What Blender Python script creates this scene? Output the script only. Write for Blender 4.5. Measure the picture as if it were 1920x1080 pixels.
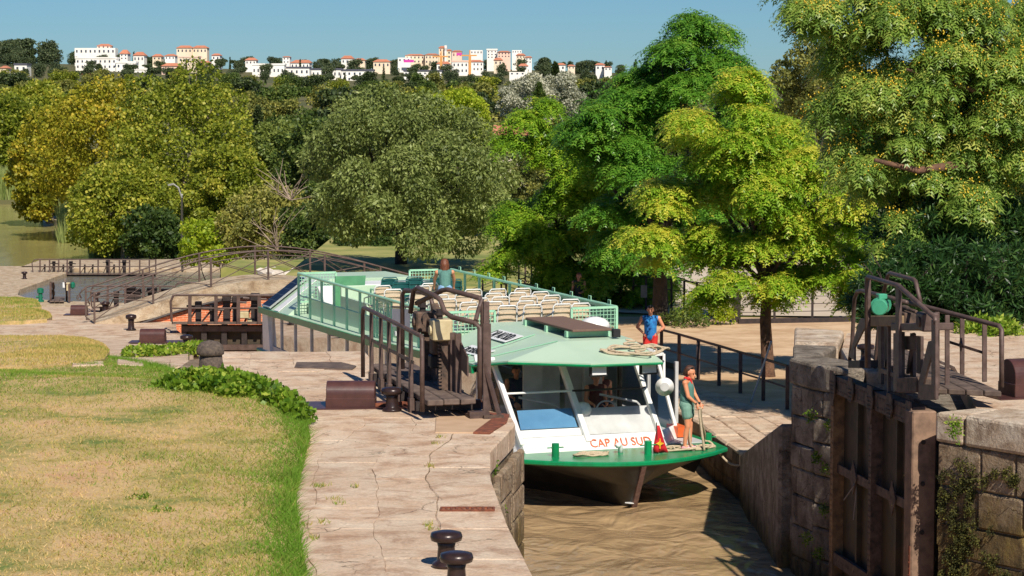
import bpy, math, random
import numpy as np
from mathutils import Vector, Matrix
random.seed(11); rng = np.random.default_rng(11)
scene = bpy.context.scene
for o in list(bpy.data.objects): bpy.data.objects.remove(o)

# ------------------------------------------------------------------ camera
FPX, YH, CZ = 4400.0, 175.0, 4.45          # focal length and horizon in pixels of a 1920-wide frame, eye height
PITCH = math.atan((540 - YH) / FPX); cp, sp = math.cos(PITCH), math.sin(PITCH)
cam = bpy.data.objects.new('camera', bpy.data.cameras.new('camera'))
scene.collection.objects.link(cam)
cam.location = (0, 0, CZ); cam.rotation_euler = (math.pi/2 - PITCH, 0, 0)
cam.data.sensor_width = 36; cam.data.lens = FPX / 1920 * 36
cam.data.clip_start = 0.5; cam.data.clip_end = 20000
scene.camera = cam
scene.render.resolution_x, scene.render.resolution_y = 1024, 576

# ------------------------------------------------------------------ sky, sun, exposure
SUN_AZ, SUN_EL = math.radians(161), math.radians(44)   # azimuth clockwise from +Y (view direction): behind, to the right
world = bpy.data.worlds.new('World'); scene.world = world; world.use_nodes = True
wn = world.node_tree.nodes; wl = world.node_tree.links; wn.clear()
wo = wn.new('ShaderNodeOutputWorld'); bg = wn.new('ShaderNodeBackground'); sky = wn.new('ShaderNodeTexSky')
sky.sky_type = 'NISHITA'; sky.sun_disc = False; sky.sun_elevation = SUN_EL; sky.sun_rotation = SUN_AZ
sky.altitude = 0; sky.air_density = 1.0; sky.dust_density = 0.0; sky.ozone_density = 6.0
tint = wn.new('ShaderNodeMix'); tint.data_type = 'RGBA'; tint.blend_type = 'MULTIPLY'; tint.inputs[0].default_value = 1
tint.inputs[7].default_value = (0.42, 0.66, 0.90, 1)
wl.new(sky.outputs[0], tint.inputs[6]); wl.new(tint.outputs[2], bg.inputs[0]); bg.inputs[1].default_value = 0.075
wl.new(bg.outputs[0], wo.inputs[0])
sun = bpy.data.objects.new('sun', bpy.data.lights.new('sun', 'SUN')); scene.collection.objects.link(sun)
sun.data.energy = 5.0; sun.data.angle = math.radians(0.53); sun.data.color = (1.0, 0.93, 0.82)
sdir = Vector((math.sin(SUN_AZ)*math.cos(SUN_EL), math.cos(SUN_AZ)*math.cos(SUN_EL), math.sin(SUN_EL)))
sun.rotation_euler = sdir.to_track_quat('Z', 'Y').to_euler(); sun.location = (30, -30, 60)
scene.view_settings.view_transform = 'Standard'; scene.view_settings.look = 'None'
scene.view_settings.exposure = 0.12; scene.view_settings.gamma = 1
try:
    scene.cycles.transparent_max_bounces = 16; scene.cycles.max_bounces = 8
except Exception: pass

# ------------------------------------------------------------------ helpers
def ray(x, y):
    u = (x - 960) / FPX; v = (540 - y) / FPX
    return Vector((u, cp + v*sp, -sp + v*cp))
def G(x, y, z=0.0):                       # pixel of the photograph -> point on the level z
    r = ray(x, y); t = (z - CZ) / r.z; return Vector((r.x*t, r.y*t, z))
def D(x, y, d):                           # pixel -> point at distance d
    r = ray(x, y); t = d / r.y; return Vector((r.x*t, d, CZ + r.z*t))
def S(r, g, b):
    f = lambda c: ((c/255)/12.92 if c <= 10 else (((c/255)+0.055)/1.055)**2.4)
    return (f(r), f(g), f(b), 1)
V = Vector
col = scene.collection
MAT = {}
ROOT = {}                                 # object -> world matrix of its root
def tag(o, label=None, cat=None, group=None, kind=None):
    if label: o['label'] = label
    if cat: o['category'] = cat
    if group: o['group'] = group
    if kind: o['kind'] = kind
    return o
def thing(name, label, cat, loc=(0,0,0), rz=0, group=None):
    o = bpy.data.objects.new(name, None); o.empty_display_size = 0.2; col.objects.link(o)
    o.location = loc; o.rotation_euler = (0, 0, rz)
    ROOT[o] = Matrix.Translation(V(loc)) @ Matrix.Rotation(rz, 4, 'Z')
    return tag(o, label, cat, group)
def copy_tree(o, parent=None, mats=None):
    c = o.copy(); col.objects.link(c); c.parent = parent
    for ch in KIDS.get(o, []): copy_tree(ch, c)
    return c
KIDS = {}
class MB:
    def __init__(s): s.v = []; s.f = []
    def add(s, vs, fs):
        n = len(s.v); s.v += [tuple(p) for p in vs]; s.f += [tuple(i+n for i in f) for f in fs]; return s
    def hexa(s, a, b):                    # a: bottom four, b: top four, both counter-clockwise
        return s.add(list(a)+list(b), [(3,2,1,0),(4,5,6,7),(0,1,5,4),(1,2,6,5),(2,3,7,6),(3,0,4,7)])
    def box(s, x0, x1, y0, y1, z0, z1):
        return s.hexa([(x0,y0,z0),(x1,y0,z0),(x1,y1,z0),(x0,y1,z0)], [(x0,y0,z1),(x1,y0,z1),(x1,y1,z1),(x0,y1,z1)])
    def bar(s, p, q, w, h=None, up=(0,0,1)):
        p = V(p); q = V(q); h = h or w; d = (q-p).normalized(); u = V(up)
        if abs(d.dot(u)) > 0.99: u = V((0,1,0)) if abs(d.y) < .9 else V((1,0,0))
        a = d.cross(u).normalized()*(w/2); b = a.cross(d).normalized()*(h/2)
        return s.add([p-a-b, p+a-b, p+a+b, p-a+b, q-a-b, q+a-b, q+a+b, q-a+b], [(0,1,2,3),(7,6,5,4),(4,5,1,0),(5,6,2,1),(6,7,3,2),(7,4,0,3)])
    def tube(s, pts, r, n=8, cap=True):
        pts = [V(p) for p in pts]; rs = r if hasattr(r, '__len__') else [r]*len(pts); rings = []; a = None
        for i, p in enumerate(pts):
            d = (pts[min(i+1,len(pts)-1)] - pts[max(i-1,0)]).normalized()
            if a is None:
                u = V((0,0,1)) if abs(d.z) < .9 else V((1,0,0)); a = d.cross(u).normalized()
            else:
                a = (a - d*a.dot(d)); a = a.normalized() if a.length > 1e-6 else d.orthogonal().normalized()
            b = d.cross(a); rings.append([p + (a*math.cos(2*math.pi*k/n) + b*math.sin(2*math.pi*k/n))*rs[i] for k in range(n)])
        vs = [q for rg in rings for q in rg]; fs = []
        for i in range(len(pts)-1):
            for k in range(n): fs.append((i*n+k, i*n+(k+1)%n, (i+1)*n+(k+1)%n, (i+1)*n+k))
        if cap: fs.append(tuple(reversed(range(n)))); fs.append(tuple((len(pts)-1)*n+k for k in range(n)))
        return s.add(vs, fs)
    def lathe(s, prof, c=(0,0,0), n=16):
        c = V(c); vs = [c+V((r*math.cos(2*math.pi*k/n), r*math.sin(2*math.pi*k/n), z)) for r, z in prof for k in range(n)]; fs = []
        for i in range(len(prof)-1):
            for k in range(n): fs.append((i*n+k, i*n+(k+1)%n, (i+1)*n+(k+1)%n, (i+1)*n+k))
        fs.append(tuple(reversed(range(n)))); fs.append(tuple((len(prof)-1)*n+k for k in range(n)))
        return s.add(vs, fs)
    def prism(s, poly, z0, z1):           # poly counter-clockwise xy
        n = len(poly); A = sum(poly[i][0]*poly[(i+1)%n][1]-poly[(i+1)%n][0]*poly[i][1] for i in range(n))
        if A < 0: poly = poly[::-1]
        zz1 = z1 if hasattr(z1, '__len__') else [z1]*n
        vs = [(p[0],p[1],z0) for p in poly]+[(p[0],p[1],z) for p, z in zip(poly, zz1)]
        return s.add(vs, [tuple(reversed(range(n))), tuple(range(n,2*n))]+[(i,(i+1)%n,n+(i+1)%n,n+i) for i in range(n)])
    def extrude(s, pts, off):             # planar outline (3D) pushed by off
        n = len(pts); off = V(off); vs = [V(p) for p in pts]+[V(p)+off for p in pts]
        return s.add(vs, [tuple(reversed(range(n))), tuple(range(n,2*n))]+[(i,(i+1)%n,n+(i+1)%n,n+i) for i in range(n)])
    def build(s, name, mat, parent=None, smooth=False, local=False, bevel=0, loc=None, rz=0, seg=1):
        me = bpy.data.meshes.new(name)
        vs = np.array(s.v, dtype=np.float64).reshape(-1,3)
        if parent is not None and not local:
            Mi = np.array(ROOT[parent].inverted()); vs = vs @ Mi[:3,:3].T + Mi[:3,3]
        me.from_pydata(vs.tolist(), [], s.f)
        if smooth: me.polygons.foreach_set('use_smooth', [True]*len(me.polygons))
        return link(name, me, mat, parent, bevel, loc, rz, seg)
def link(name, me, mat, parent=None, bevel=0, loc=None, rz=0, seg=1):
    o = bpy.data.objects.new(name, me); col.objects.link(o)
    if mat and not me.materials: me.materials.append(MAT[mat] if isinstance(mat, str) else mat)
    if parent is not None:
        o.parent = parent; KIDS.setdefault(parent, []).append(o); ROOT[o] = ROOT[parent]
    else: ROOT[o] = Matrix.Identity(4)
    if loc is not None: o.location = loc
    if rz: o.rotation_euler[2] = rz
    if bevel:
        m = o.modifiers.new('bevel', 'BEVEL'); m.width = bevel; m.segments = seg; m.limit_method = 'ANGLE'; m.angle_limit = math.radians(40)
    return o
def npmesh(name, verts, quads, attr=None, smooth=False):
    me = bpy.data.meshes.new(name); verts = np.asarray(verts, np.float32); quads = np.asarray(quads, np.int32); k = quads.shape[1]
    me.vertices.add(len(verts)); me.vertices.foreach_set('co', verts.ravel())
    me.loops.add(quads.size); me.loops.foreach_set('vertex_index', quads.ravel())
    me.polygons.add(len(quads)); me.polygons.foreach_set('loop_start', np.arange(0, quads.size, k, dtype=np.int32))
    try: me.polygons.foreach_set('loop_total', np.full(len(quads), k, np.int32))
    except Exception: pass
    if attr is not None:
        a = me.attributes.new('tone', 'FLOAT', 'POINT'); a.data.foreach_set('value', np.asarray(attr, np.float32))
    me.update(calc_edges=True); me.validate()
    if smooth: me.polygons.foreach_set('use_smooth', [True]*len(me.polygons))
    return me

# ------------------------------------------------------------------ materials
def newmat(name):
    m = bpy.data.materials.new(name); m.use_nodes = True; MAT[name] = m
    nt = m.node_tree; return m, nt.nodes, nt.links, nt.nodes['Principled BSDF']
def noise(n, l, vec, scale, detail=6, rough=.6, dist=0):
    t = n.new('ShaderNodeTexNoise'); t.inputs['Scale'].default_value = scale; t.inputs['Detail'].default_value = detail
    t.inputs['Roughness'].default_value = rough; t.inputs['Distortion'].default_value = dist; l.new(vec, t.inputs['Vector']); return t.outputs['Fac']
def ramp(n, l, fac, stops, interp='LINEAR'):
    r = n.new('ShaderNodeValToRGB'); r.color_ramp.interpolation = interp; e = r.color_ramp.elements
    while len(e) < len(stops): e.new(0.5)
    for el, (p, c) in zip(e, stops):
        el.position = p; el.color = c if hasattr(c, '__len__') else (c, c, c, 1)
    l.new(fac, r.inputs[0]); return r.outputs[0]
def mix(n, l, fac, a, b, mode='MIX'):
    x = n.new('ShaderNodeMix'); x.data_type = 'RGBA'; x.blend_type = mode
    for sock, val in ((x.inputs[0], fac), (x.inputs[6], a), (x.inputs[7], b)):
        if isinstance(val, (int, float)): sock.default_value = val
        elif isinstance(val, tuple): sock.default_value = val
        else: l.new(val, sock)
    return x.outputs[2]
def math_(n, l, op, a, b=0.0):
    x = n.new('ShaderNodeMath'); x.operation = op
    for i, val in enumerate((a, b)):
        if isinstance(val, (int, float)): x.inputs[i].default_value = val
        else: l.new(val, x.inputs[i])
    return x.outputs[0]
def pos(n, scale=(1,1,1), world=True):
    mp = n.new('ShaderNodeMapping'); mp.inputs['Scale'].default_value = scale
    return mp
def coords(n, l, scale=(1,1,1), kind='pos'):
    mp = n.new('ShaderNodeMapping'); mp.inputs['Scale'].default_value = scale
    if kind == 'pos': l.new(n.new('ShaderNodeNewGeometry').outputs['Position'], mp.inputs[0])
    else: l.new(n.new('ShaderNodeTexCoord').outputs['Object'], mp.inputs[0])
    return mp.outputs[0]
def bump(n, l, b, h, strength=.5, dist=.02):
    x = n.new('ShaderNodeBump'); x.inputs['Strength'].default_value = strength; x.inputs['Distance'].default_value = dist
    l.new(h, x.inputs['Height']); l.new(x.outputs[0], b.inputs['Normal'])
def simple(name, c1, c2=None, scale=6, rough=.6, metal=0, bmp=0, rnd=0, spec=None, detail=5, dist=.01, kind='obj', lo=.35, hi=.65):
    m, n, l, b = newmat(name); vec = coords(n, l, kind=kind)
    if c2 is None: c2 = tuple(min(1, x*.86) for x in c1[:3])+(1,)
    f = noise(n, l, vec, scale, detail); c = ramp(n, l, f, [(lo, c1), (hi, c2)])
    if rnd:
        oi = n.new('ShaderNodeObjectInfo'); hs = n.new('ShaderNodeHueSaturation')
        l.new(math_(n, l, 'MULTIPLY_ADD', oi.outputs['Random'], rnd*2), hs.inputs['Value'])
        hs.inputs['Value'].links[0].from_node.inputs[2].default_value = 1-rnd
        l.new(c, hs.inputs['Color']); c = hs.outputs[0]
    l.new(c, b.inputs['Base Color']); b.inputs['Roughness'].default_value = rough; b.inputs['Metallic'].default_value = metal
    if spec is not None: b.inputs['Specular IOR Level'].default_value = spec
    if bmp: bump(n, l, b, noise(n, l, vec, scale*3, 8), bmp, dist)
    return m
def leafmat(name, dark, light, young=None, trans=.45, rough=.5):
    m, n, l, b = newmat(name)
    at = n.new('ShaderNodeAttribute'); at.attribute_name = 'tone'
    st = [(0, dark), (.55, light)] + ([(1, young)] if young else [])
    c = ramp(n, l, at.outputs['Fac'], st)
    l.new(c, b.inputs['Base Color']); b.inputs['Roughness'].default_value = rough; b.inputs['Specular IOR Level'].default_value = .3
    tr = n.new('ShaderNodeBsdfTranslucent'); l.new(mix(n, l, 1.0, c, (1.0, 1.0, .55, 1), 'MULTIPLY'), tr.inputs[0])
    ms = n.new('ShaderNodeMixShader'); ms.inputs[0].default_value = trans
    l.new(b.outputs[0], ms.inputs[1]); l.new(tr.outputs[0], ms.inputs[2]); l.new(ms.outputs[0], n['Material Output'].inputs[0])
    return m
# paving: worn cream limestone with brown stains, cracks
def stone(name, c1, c2, c3, sc=1.0, algae=None, rnd=.06, bstr=.6, zline=None):
    m, n, l, b = newmat(name); vec = coords(n, l, (1,1,1)); vs = coords(n, l, (.9,1.0,1.2))
    base = ramp(n, l, noise(n, l, vec, 1.6*sc, 8, .65), [(.36, c1), (.6, c2)])
    st = ramp(n, l, noise(n, l, vs, 2.2*sc, 10, .72, .4), [(.48, 0), (.62, 1)])
    base = mix(n, l, math_(n, l, 'MULTIPLY', st, .7), base, c3)
    fine = ramp(n, l, noise(n, l, vec, 28*sc, 6, .7), [(.3, .62), (.62, 1.0)])
    base = mix(n, l, .75, base, fine, 'MULTIPLY')
    vo = n.new('ShaderNodeTexVoronoi'); vo.feature = 'DISTANCE_TO_EDGE'; vo.inputs['Scale'].default_value = .8*sc
    wv = n.new('ShaderNodeVectorMath'); wv.operation = 'ADD'; nz = n.new('ShaderNodeTexNoise'); nz.inputs['Scale'].default_value = 1.5; nz.inputs['Detail'].default_value = 6
    l.new(vec, nz.inputs['Vector']); l.new(vec, wv.inputs[0]); l.new(nz.outputs['Color'], wv.inputs[1]); l.new(wv.outputs[0], vo.inputs['Vector'])
    crack = ramp(n, l, vo.outputs['Distance'], [(.0, 1), (.011, 0)])
    cmask = ramp(n, l, noise(n, l, vec, .9, 3), [(.45, 0), (.6, 1)])
    ck = math_(n, l, 'MULTIPLY', crack, cmask)
    base = mix(n, l, math_(n, l, 'MULTIPLY', ck, .7), base, (.10,.07,.045,1))
    if algae:                              # algae and damp below the water marks
        sx = n.new('ShaderNodeSeparateXYZ'); l.new(vec, sx.inputs[0])
        hz = math_(n, l, 'ADD', sx.outputs[2], math_(n, l, 'MULTIPLY', noise(n, l, coords(n, l, (1,1,.35)), 1.8, 8, .7), 1.6))
        mr = n.new('ShaderNodeMapRange'); mr.inputs[1].default_value = zline+.55; mr.inputs[2].default_value = zline+1.05
        mr.inputs[3].default_value = 1; mr.inputs[4].default_value = 0; l.new(hz, mr.inputs[0])
        ac = ramp(n, l, noise(n, l, coords(n, l, (1,1,.5)), 3.2, 10, .75), [(.36, algae[0]), (.5, algae[1]), (.64, algae[2])])
        base = mix(n, l, math_(n, l, 'MULTIPLY', mr.outputs[0], .93), base, ac)
    if rnd:
        oi = n.new('ShaderNodeObjectInfo'); hs = n.new('ShaderNodeHueSaturation')
        mm = math_(n, l, 'MULTIPLY_ADD', oi.outputs['Random'], rnd*2); mm.node.inputs[2].default_value = 1-rnd
        l.new(mm, hs.inputs['Value']); l.new(base, hs.inputs['Color']); base = hs.outputs[0]
    l.new(base, b.inputs['Base Color']); b.inputs['Roughness'].default_value = .88; b.inputs['Specular IOR Level'].default_value = .25
    h = math_(n, l, 'ADD', noise(n, l, vec, 9*sc, 10, .7), math_(n, l, 'MULTIPLY', ck, -.5))
    bump(n, l, b, h, bstr, .05 if bstr < .8 else .12)
    return m
ALG = (S(46,44,26), S(112,92,58), S(140,120,62))
stone('paving', S(226,204,178), S(214,184,154), S(170,132,104))
stone('coping', S(222,206,184), S(196,172,146), S(138,112,90), 1.3)
stone('wall_stone', S(198,176,148), S(160,134,106), S(98,80,62), 1.3, ALG, .10, .9, -1.2)
stone('low_wall', S(180,160,136), S(140,120,98), S(88,74,58), 1.3, ALG, .08, .9, -3.4)
stone('grey_pier', S(186,172,154), S(142,128,112), S(96,84,72), 1.5, ALG, .08, .9, -3.2)
stone('bridge_stone', S(214,196,168), S(190,164,132), S(140,114,86), 1.2)
simple('sand', S(216,184,146), S(186,150,112), 1.3, .95, bmp=.4, kind='pos', detail=10, dist=.03)
simple('plaza', S(206,190,168), S(190,170,146), .5, .95, bmp=.25, kind='pos', detail=10)
simple('earth', S(140,120,84), S(96,92,54), .3, .95, kind='pos', detail=8)
simple('bank_grass', S(176,164,96), S(110,124,54), .5, .95, bmp=.5, kind='pos', detail=10)
simple('forest_floor', S(74,82,40), S(104,96,58), .03, 1, kind='pos', detail=8)
simple('iron', S(104,84,76), S(78,60,52), 7, .55, .15, .35, detail=8)
simple('rust_iron', S(112,88,72), S(60,50,44), 9, .75, .1, .6, detail=10)
simple('old_rust', S(150,84,56), S(92,56,40), 12, .85, .05, .5, detail=8)
simple('ochre_rust', S(156,120,80), S(92,70,50), 6, .8, .05, .6, detail=10)
simple('dark_iron', S(62,50,46), S(44,36,34), 8, .6, .1, .3)
simple('gate_plate', S(60,54,44), S(84,68,46), 4, .7, .1, .4, kind='pos', detail=9)
simple('bollard_iron', S(62,44,40), S(42,32,30), 9, .3, .2, .15)
simple('box_brown', S(88,56,50), S(70,44,40), 5, .35, 0, .1)
simple('basalt', S(112,98,86), S(74,64,58), 22, .95, 0, .9, detail=8, dist=.02)
simple('plank', S(116,98,86), S(78,64,56), 5, .85, 0, .5, rnd=.12, detail=9)
simple('timber', S(150,120,98), S(108,86,70), 5, .85, 0, .5, detail=9)
simple('green_paint', S(12,142,86), S(20,122,76), 4, .3, bmp=.05)
simple('mint', S(188,210,184), S(180,204,176), 1.2, .42)
simple('mint_rail', S(164,212,178), S(150,200,166), 4, .45)
simple('white_paint', S(240,238,234), S(222,220,216), 3, .35)
simple('cabin_grey', S(206,204,202), S(186,184,182), 3, .5)
simple('hull_black', S(50,49,48), S(30,29,28), 2.5, .42, bmp=.15, detail=10)
simple('stem_rust', S(120,92,82), S(82,60,54), 9, .7, bmp=.3)
simple('mat_brown', S(120,94,80), S(108,84,72), 14, .95, bmp=.3)
simple('solar_frame', S(214,214,214), rough=.35, metal=.6)
simple('solar_cell', S(26,30,46), S(20,24,38), 3, .4, spec=.2)
simple('wicker', S(232,212,186), S(206,184,156), 90, .7, bmp=.4, detail=2)
simple('chair_metal', S(178,180,186), rough=.22, metal=.9)
simple('teal_plastic', S(34,98,96), S(28,84,84), 4, .4)
simple('rope', S(206,188,160), S(172,152,122), 60, .9, bmp=.6, detail=3)
simple('rope_green', S(150,166,84), S(120,136,70), 40, .9)
simple('black_rubber', S(34,33,34), rough=.6)
simple('red_cloth', S(206,30,38), S(184,20,30), 6, .8)
simple('gold', S(238,190,40), rough=.7)
simple('orange_paint', S(226,98,40), rough=.5)
simple('white_sheet', S(232,232,230), rough=.6)
simple('letter_black', S(28,30,30), rough=.6)
simple('beige_box', S(206,190,150), S(186,168,128), 6, .5, bmp=.1)
simple('motor_green', S(72,160,124), S(60,140,108), 5, .4)
simple('skin_m', S(226,156,120), S(210,138,104), 5, .55)
simple('skin_w', S(228,154,114), S(212,138,98), 5, .55)
simple('hair_brown', S(94,58,38), S(66,40,26), 30, .6, bmp=.5)
simple('hair_auburn', S(128,74,46), S(92,52,32), 30, .55, bmp=.5)
simple('hair_grey', S(120,108,100), S(92,82,76), 30, .6, bmp=.4)
simple('hair_dark', S(44,34,30), S(30,24,22), 30, .6, bmp=.4)
simple('teal_top', S(92,136,124), S(78,120,110), 8, .85, bmp=.2)
simple('teal_shorts', S(128,168,150), S(112,150,134), 8, .85, bmp=.3)
simple('denim', S(138,176,206), S(116,152,186), 14, .85, bmp=.3)
simple('red_short', S(214,48,44), rough=.85)
simple('pink_shoe', S(222,96,116), S(238,210,210), 20, .7)
simple('blue_top', S(40,140,210), S(36,90,160), 9, .8, detail=4)
simple('navy_top', S(38,50,92), S(30,40,76), 5, .85)
simple('maroon_top', S(98,40,46), S(80,32,40), 5, .85)
simple('dark_top', S(50,56,52), rough=.85)
simple('orange_top', S(230,120,66), rough=.85)
simple('pale_pole', S(168,186,198), S(140,160,176), 3, .4)
simple('grey_metal', S(132,134,136), S(108,110,112), 5, .4, .6)
simple('lamp_grey', S(150,148,140), rough=.5)
simple('bark', S(126,92,70), S(84,62,48), 6, .95, 0, .9, detail=9, dist=.04)
simple('bark_grey', S(150,138,118), S(104,94,80), 3, .95, 0, .8, detail=9, dist=.06)
simple('bark_dark', S(74,60,50), S(50,42,36), 5, .95, 0, .8, dist=.05)
simple('twig', S(176,156,136), S(150,130,112), 6, .9)
simple('town_white', S(250,246,238), S(240,232,220), .1, .8, kind='pos')
simple('town_cream', S(244,224,196), S(232,208,178), .1, .8, kind='pos')
simple('town_pink', S(246,208,186), S(238,196,172), .1, .8, kind='pos')
simple('roof_tile', S(206,136,104), S(190,118,86), .8, .9, kind='pos', rnd=.08)
simple('roof_grey', S(84,84,96), rough=.8)
simple('town_window', S(70,76,90), rough=.25)
simple('magenta', S(220,70,170), rough=.7)
simple('crane_orange', S(226,160,90), rough=.6)
simple('house_wall', S(236,222,204), S(222,204,184), .6, .85)
simple('van_blue', S(26,70,130), rough=.3)
simple('bin_black', S(28,27,28), rough=.6)
simple('berry', S(236,206,66), S(220,180,50), 3, .5)
simple('lemon_label', S(236,206,40), rough=.6)
simple('blue_panel', S(92,140,176), S(80,126,162), 2, .3)
simple('valve_green', S(20,110,84), rough=.5)
simple('path_pale', S(216,200,180), S(200,182,160), .4, .95, kind='pos')
simple('rock_pale', S(222,212,200), S(186,174,158), 2, .9, bmp=.5, kind='pos')
leafmat('leaf_melia', S(84,124,32), S(150,188,52), S(222,216,84), .46, .38)
leafmat('leaf_melia_dark', S(60,108,38), S(104,156,50), S(160,194,76), .44, .36)
leafmat('leaf_right', S(82,112,46), S(142,172,74), S(206,208,106), .42, .34)
leafmat('leaf_ash', S(78,92,44), S(128,142,74), S(172,180,108), .3)
leafmat('leaf_plane', S(88,104,28), S(152,162,52), S(214,202,84), .42)
leafmat('leaf_plane_yellow', S(104,112,28), S(172,168,50), S(226,196,72), .42)
leafmat('leaf_dark', S(48,70,28), S(90,110,48), S(136,148,70), .32)
leafmat('leaf_pine', S(38,52,30), S(66,82,44), S(100,112,60), .2)
leafmat('leaf_olive', S(80,90,42), S(134,136,66), S(182,174,86), .32)
leafmat('leaf_silver', S(128,132,112), S(180,180,156), S(214,210,186), .25)
leafmat('leaf_bright', S(112,140,28), S(172,190,50), S(214,214,76), .45)
leafmat('leaf_hill', S(52,66,46), S(82,96,62), S(116,124,80), .2)
leafmat('leaf_reed', S(116,136,66), S(172,182,110), S(214,212,150), .4)
leafmat('leaf_oleander', S(30,54,28), S(58,92,42), S(112,140,70), .3, .35)
leafmat('leaf_ivy', S(64,100,24), S(124,156,44), S(196,204,88), .4, .35)
leafmat('leaf_moss', S(52,54,26), S(84,84,38), S(120,116,50), .2, .8)
leafmat('leaf_grass', S(112,150,46), S(206,180,108), S(238,204,152), .35, .8)
# glass
m, n, l, b = newmat('glass'); n.remove(b)
gl = n.new('ShaderNodeBsdfGlossy'); gl.inputs['Roughness'].default_value = .02; tp = n.new('ShaderNodeBsdfTransparent'); tp.inputs[0].default_value = (.95,.97,.97,1)
fr = n.new('ShaderNodeFresnel'); fr.inputs[0].default_value = 1.33; ms = n.new('ShaderNodeMixShader')
l.new(math_(n, l, 'ADD', fr.outputs[0], .0), ms.inputs[0]); l.new(tp.outputs[0], ms.inputs[1]); l.new(gl.outputs[0], ms.inputs[2]); l.new(ms.outputs[0], n['Material Output'].inputs[0])
m, n, l, b = newmat('glass_side'); n.remove(b)
gl = n.new('ShaderNodeBsdfGlossy'); gl.inputs['Roughness'].default_value = .03; tp = n.new('ShaderNodeBsdfTransparent'); tp.inputs[0].default_value = (.42,.46,.44,1)
fr = n.new('ShaderNodeFresnel'); fr.inputs[0].default_value = 1.5; ms = n.new('ShaderNodeMixShader')
l.new(math_(n, l, 'ADD', fr.outputs[0], .08), ms.inputs[0]); l.new(tp.outputs[0], ms.inputs[1]); l.new(gl.outputs[0], ms.inputs[2]); l.new(ms.outputs[0], n['Material Output'].inputs[0])
# lawn soil and straw
m, n, l, b = newmat('lawn'); vec = coords(n, l); sx = n.new('ShaderNodeSeparateXYZ'); l.new(vec, sx.inputs[0])
c = ramp(n, l, noise(n, l, vec, .75, 9, .7, .3), [(.36, S(120,136,60)), (.45, S(184,164,98)), (.56, S(218,184,130)), (.68, S(212,164,122))])
c = mix(n, l, .6, c, ramp(n, l, noise(n, l, vec, 34, 8, .8), [(.34, .28), (.56, 1.0)]), 'MULTIPLY')
l.new(c, b.inputs['Base Color']); b.inputs['Roughness'].default_value = .95; bump(n, l, b, noise(n, l, vec, 30, 8, .7), .8, .03)
# muddy water
def water(name, ca, cb, cf, foam=True, bs=.5, sc=(1,1,1), rough=.16):
    m, n, l, b = newmat(name); vec = coords(n, l, sc)
    c = ramp(n, l, noise(n, l, vec, .8, 6, .6, 1.5), [(.35, ca), (.65, cb)])
    if foam:
        f = ramp(n, l, noise(n, l, vec, 2.6, 10, .75, 2.0), [(.60, 0), (.74, 1)])
        c = mix(n, l, math_(n, l, 'MULTIPLY', f, .55), c, cf)
    l.new(c, b.inputs['Base Color']); b.inputs['Roughness'].default_value = rough; b.inputs['IOR'].default_value = 1.33; b.inputs['Specular IOR Level'].default_value = .3
    h = math_(n, l, 'ADD', noise(n, l, vec, .9, 2, .45, 1.6), math_(n, l, 'MULTIPLY', noise(n, l, vec, 2.6, 2, .5, 1.2), .22))
    bump(n, l, b, h, bs, .22)
water('water_mud', S(184,154,114), S(156,128,94), S(206,192,168), True, .55, (1.0,.8,1))
water('water_pool', S(128,122,106), S(112,106,92), S(160,150,130), False, .25)
water('water_canal', S(158,148,92), S(140,130,78), S(160,150,130), False, .12, (.3,.15,1))
# red brick of the bridge vault
m, n, l, b = newmat('brick_vault'); br = n.new('ShaderNodeTexBrick'); br.inputs['Scale'].default_value = 1
br.inputs['Color1'].default_value = S(216,120,74); br.inputs['Color2'].default_value = S(196,98,60); br.inputs['Mortar'].default_value = S(226,176,140)
br.inputs['Brick Width'].default_value = .24; br.inputs['Row Height'].default_value = .07; br.inputs['Mortar Size'].default_value = .008
mp = n.new('ShaderNodeMapping'); mp.inputs['Rotation'].default_value = (math.pi/2, 0, 0)
l.new(n.new('ShaderNodeTexCoord').outputs['Object'], mp.inputs[0]); l.new(mp.outputs[0], br.inputs['Vector']); l.new(br.outputs[0], b.inputs['Base Color']); b.inputs['Roughness'].default_value = .9
# ================================================================== THE SETTING
Q1, Q2, Q3 = -2.7, -5.45, -8.2            # levels of the lower quays; the upper quay is 0
W1, W3, WC = -3.65, -8.5, -12.0           # water levels
def interp(t, pts): return float(np.interp(t, [p[0] for p in pts], [p[1] for p in pts]))
PROF = [(35.5,0),(40,-.45),(46,-.9),(52,-1.35),(58,-1.85),(64,-2.4),(68,Q1),(74,Q1),(80,-3.5),(99,Q2),(109,Q2),(122,-7.2),(134,Q3),(142,Q3)]
def prof(y): return interp(y, PROF)
def GP(px, py, lift=0):                   # pixel -> point on the stepped left bank
    r = ray(px, py); d = 15.0
    while d < 150:
        z = CZ + r.z*d/r.y
        if z <= prof(d)+lift: return V((r.x*d/r.y, d, prof(d)+lift))
        d += .05
    return D(px, py, 150)
def sheet(name, poly, z, mat, kind='structure', thick=None):
    n = len(poly); mb = MB()
    mb.add([(p[0],p[1],z if not hasattr(z,'__call__') else z(p)) for p in poly], [tuple(range(n))])
    return tag(mb.build(name, mat), kind=kind)
def sstep(t, a, b):
    t = min(1, max(0, (t-a)/(b-a))); return t*t*(3-2*t)
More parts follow.
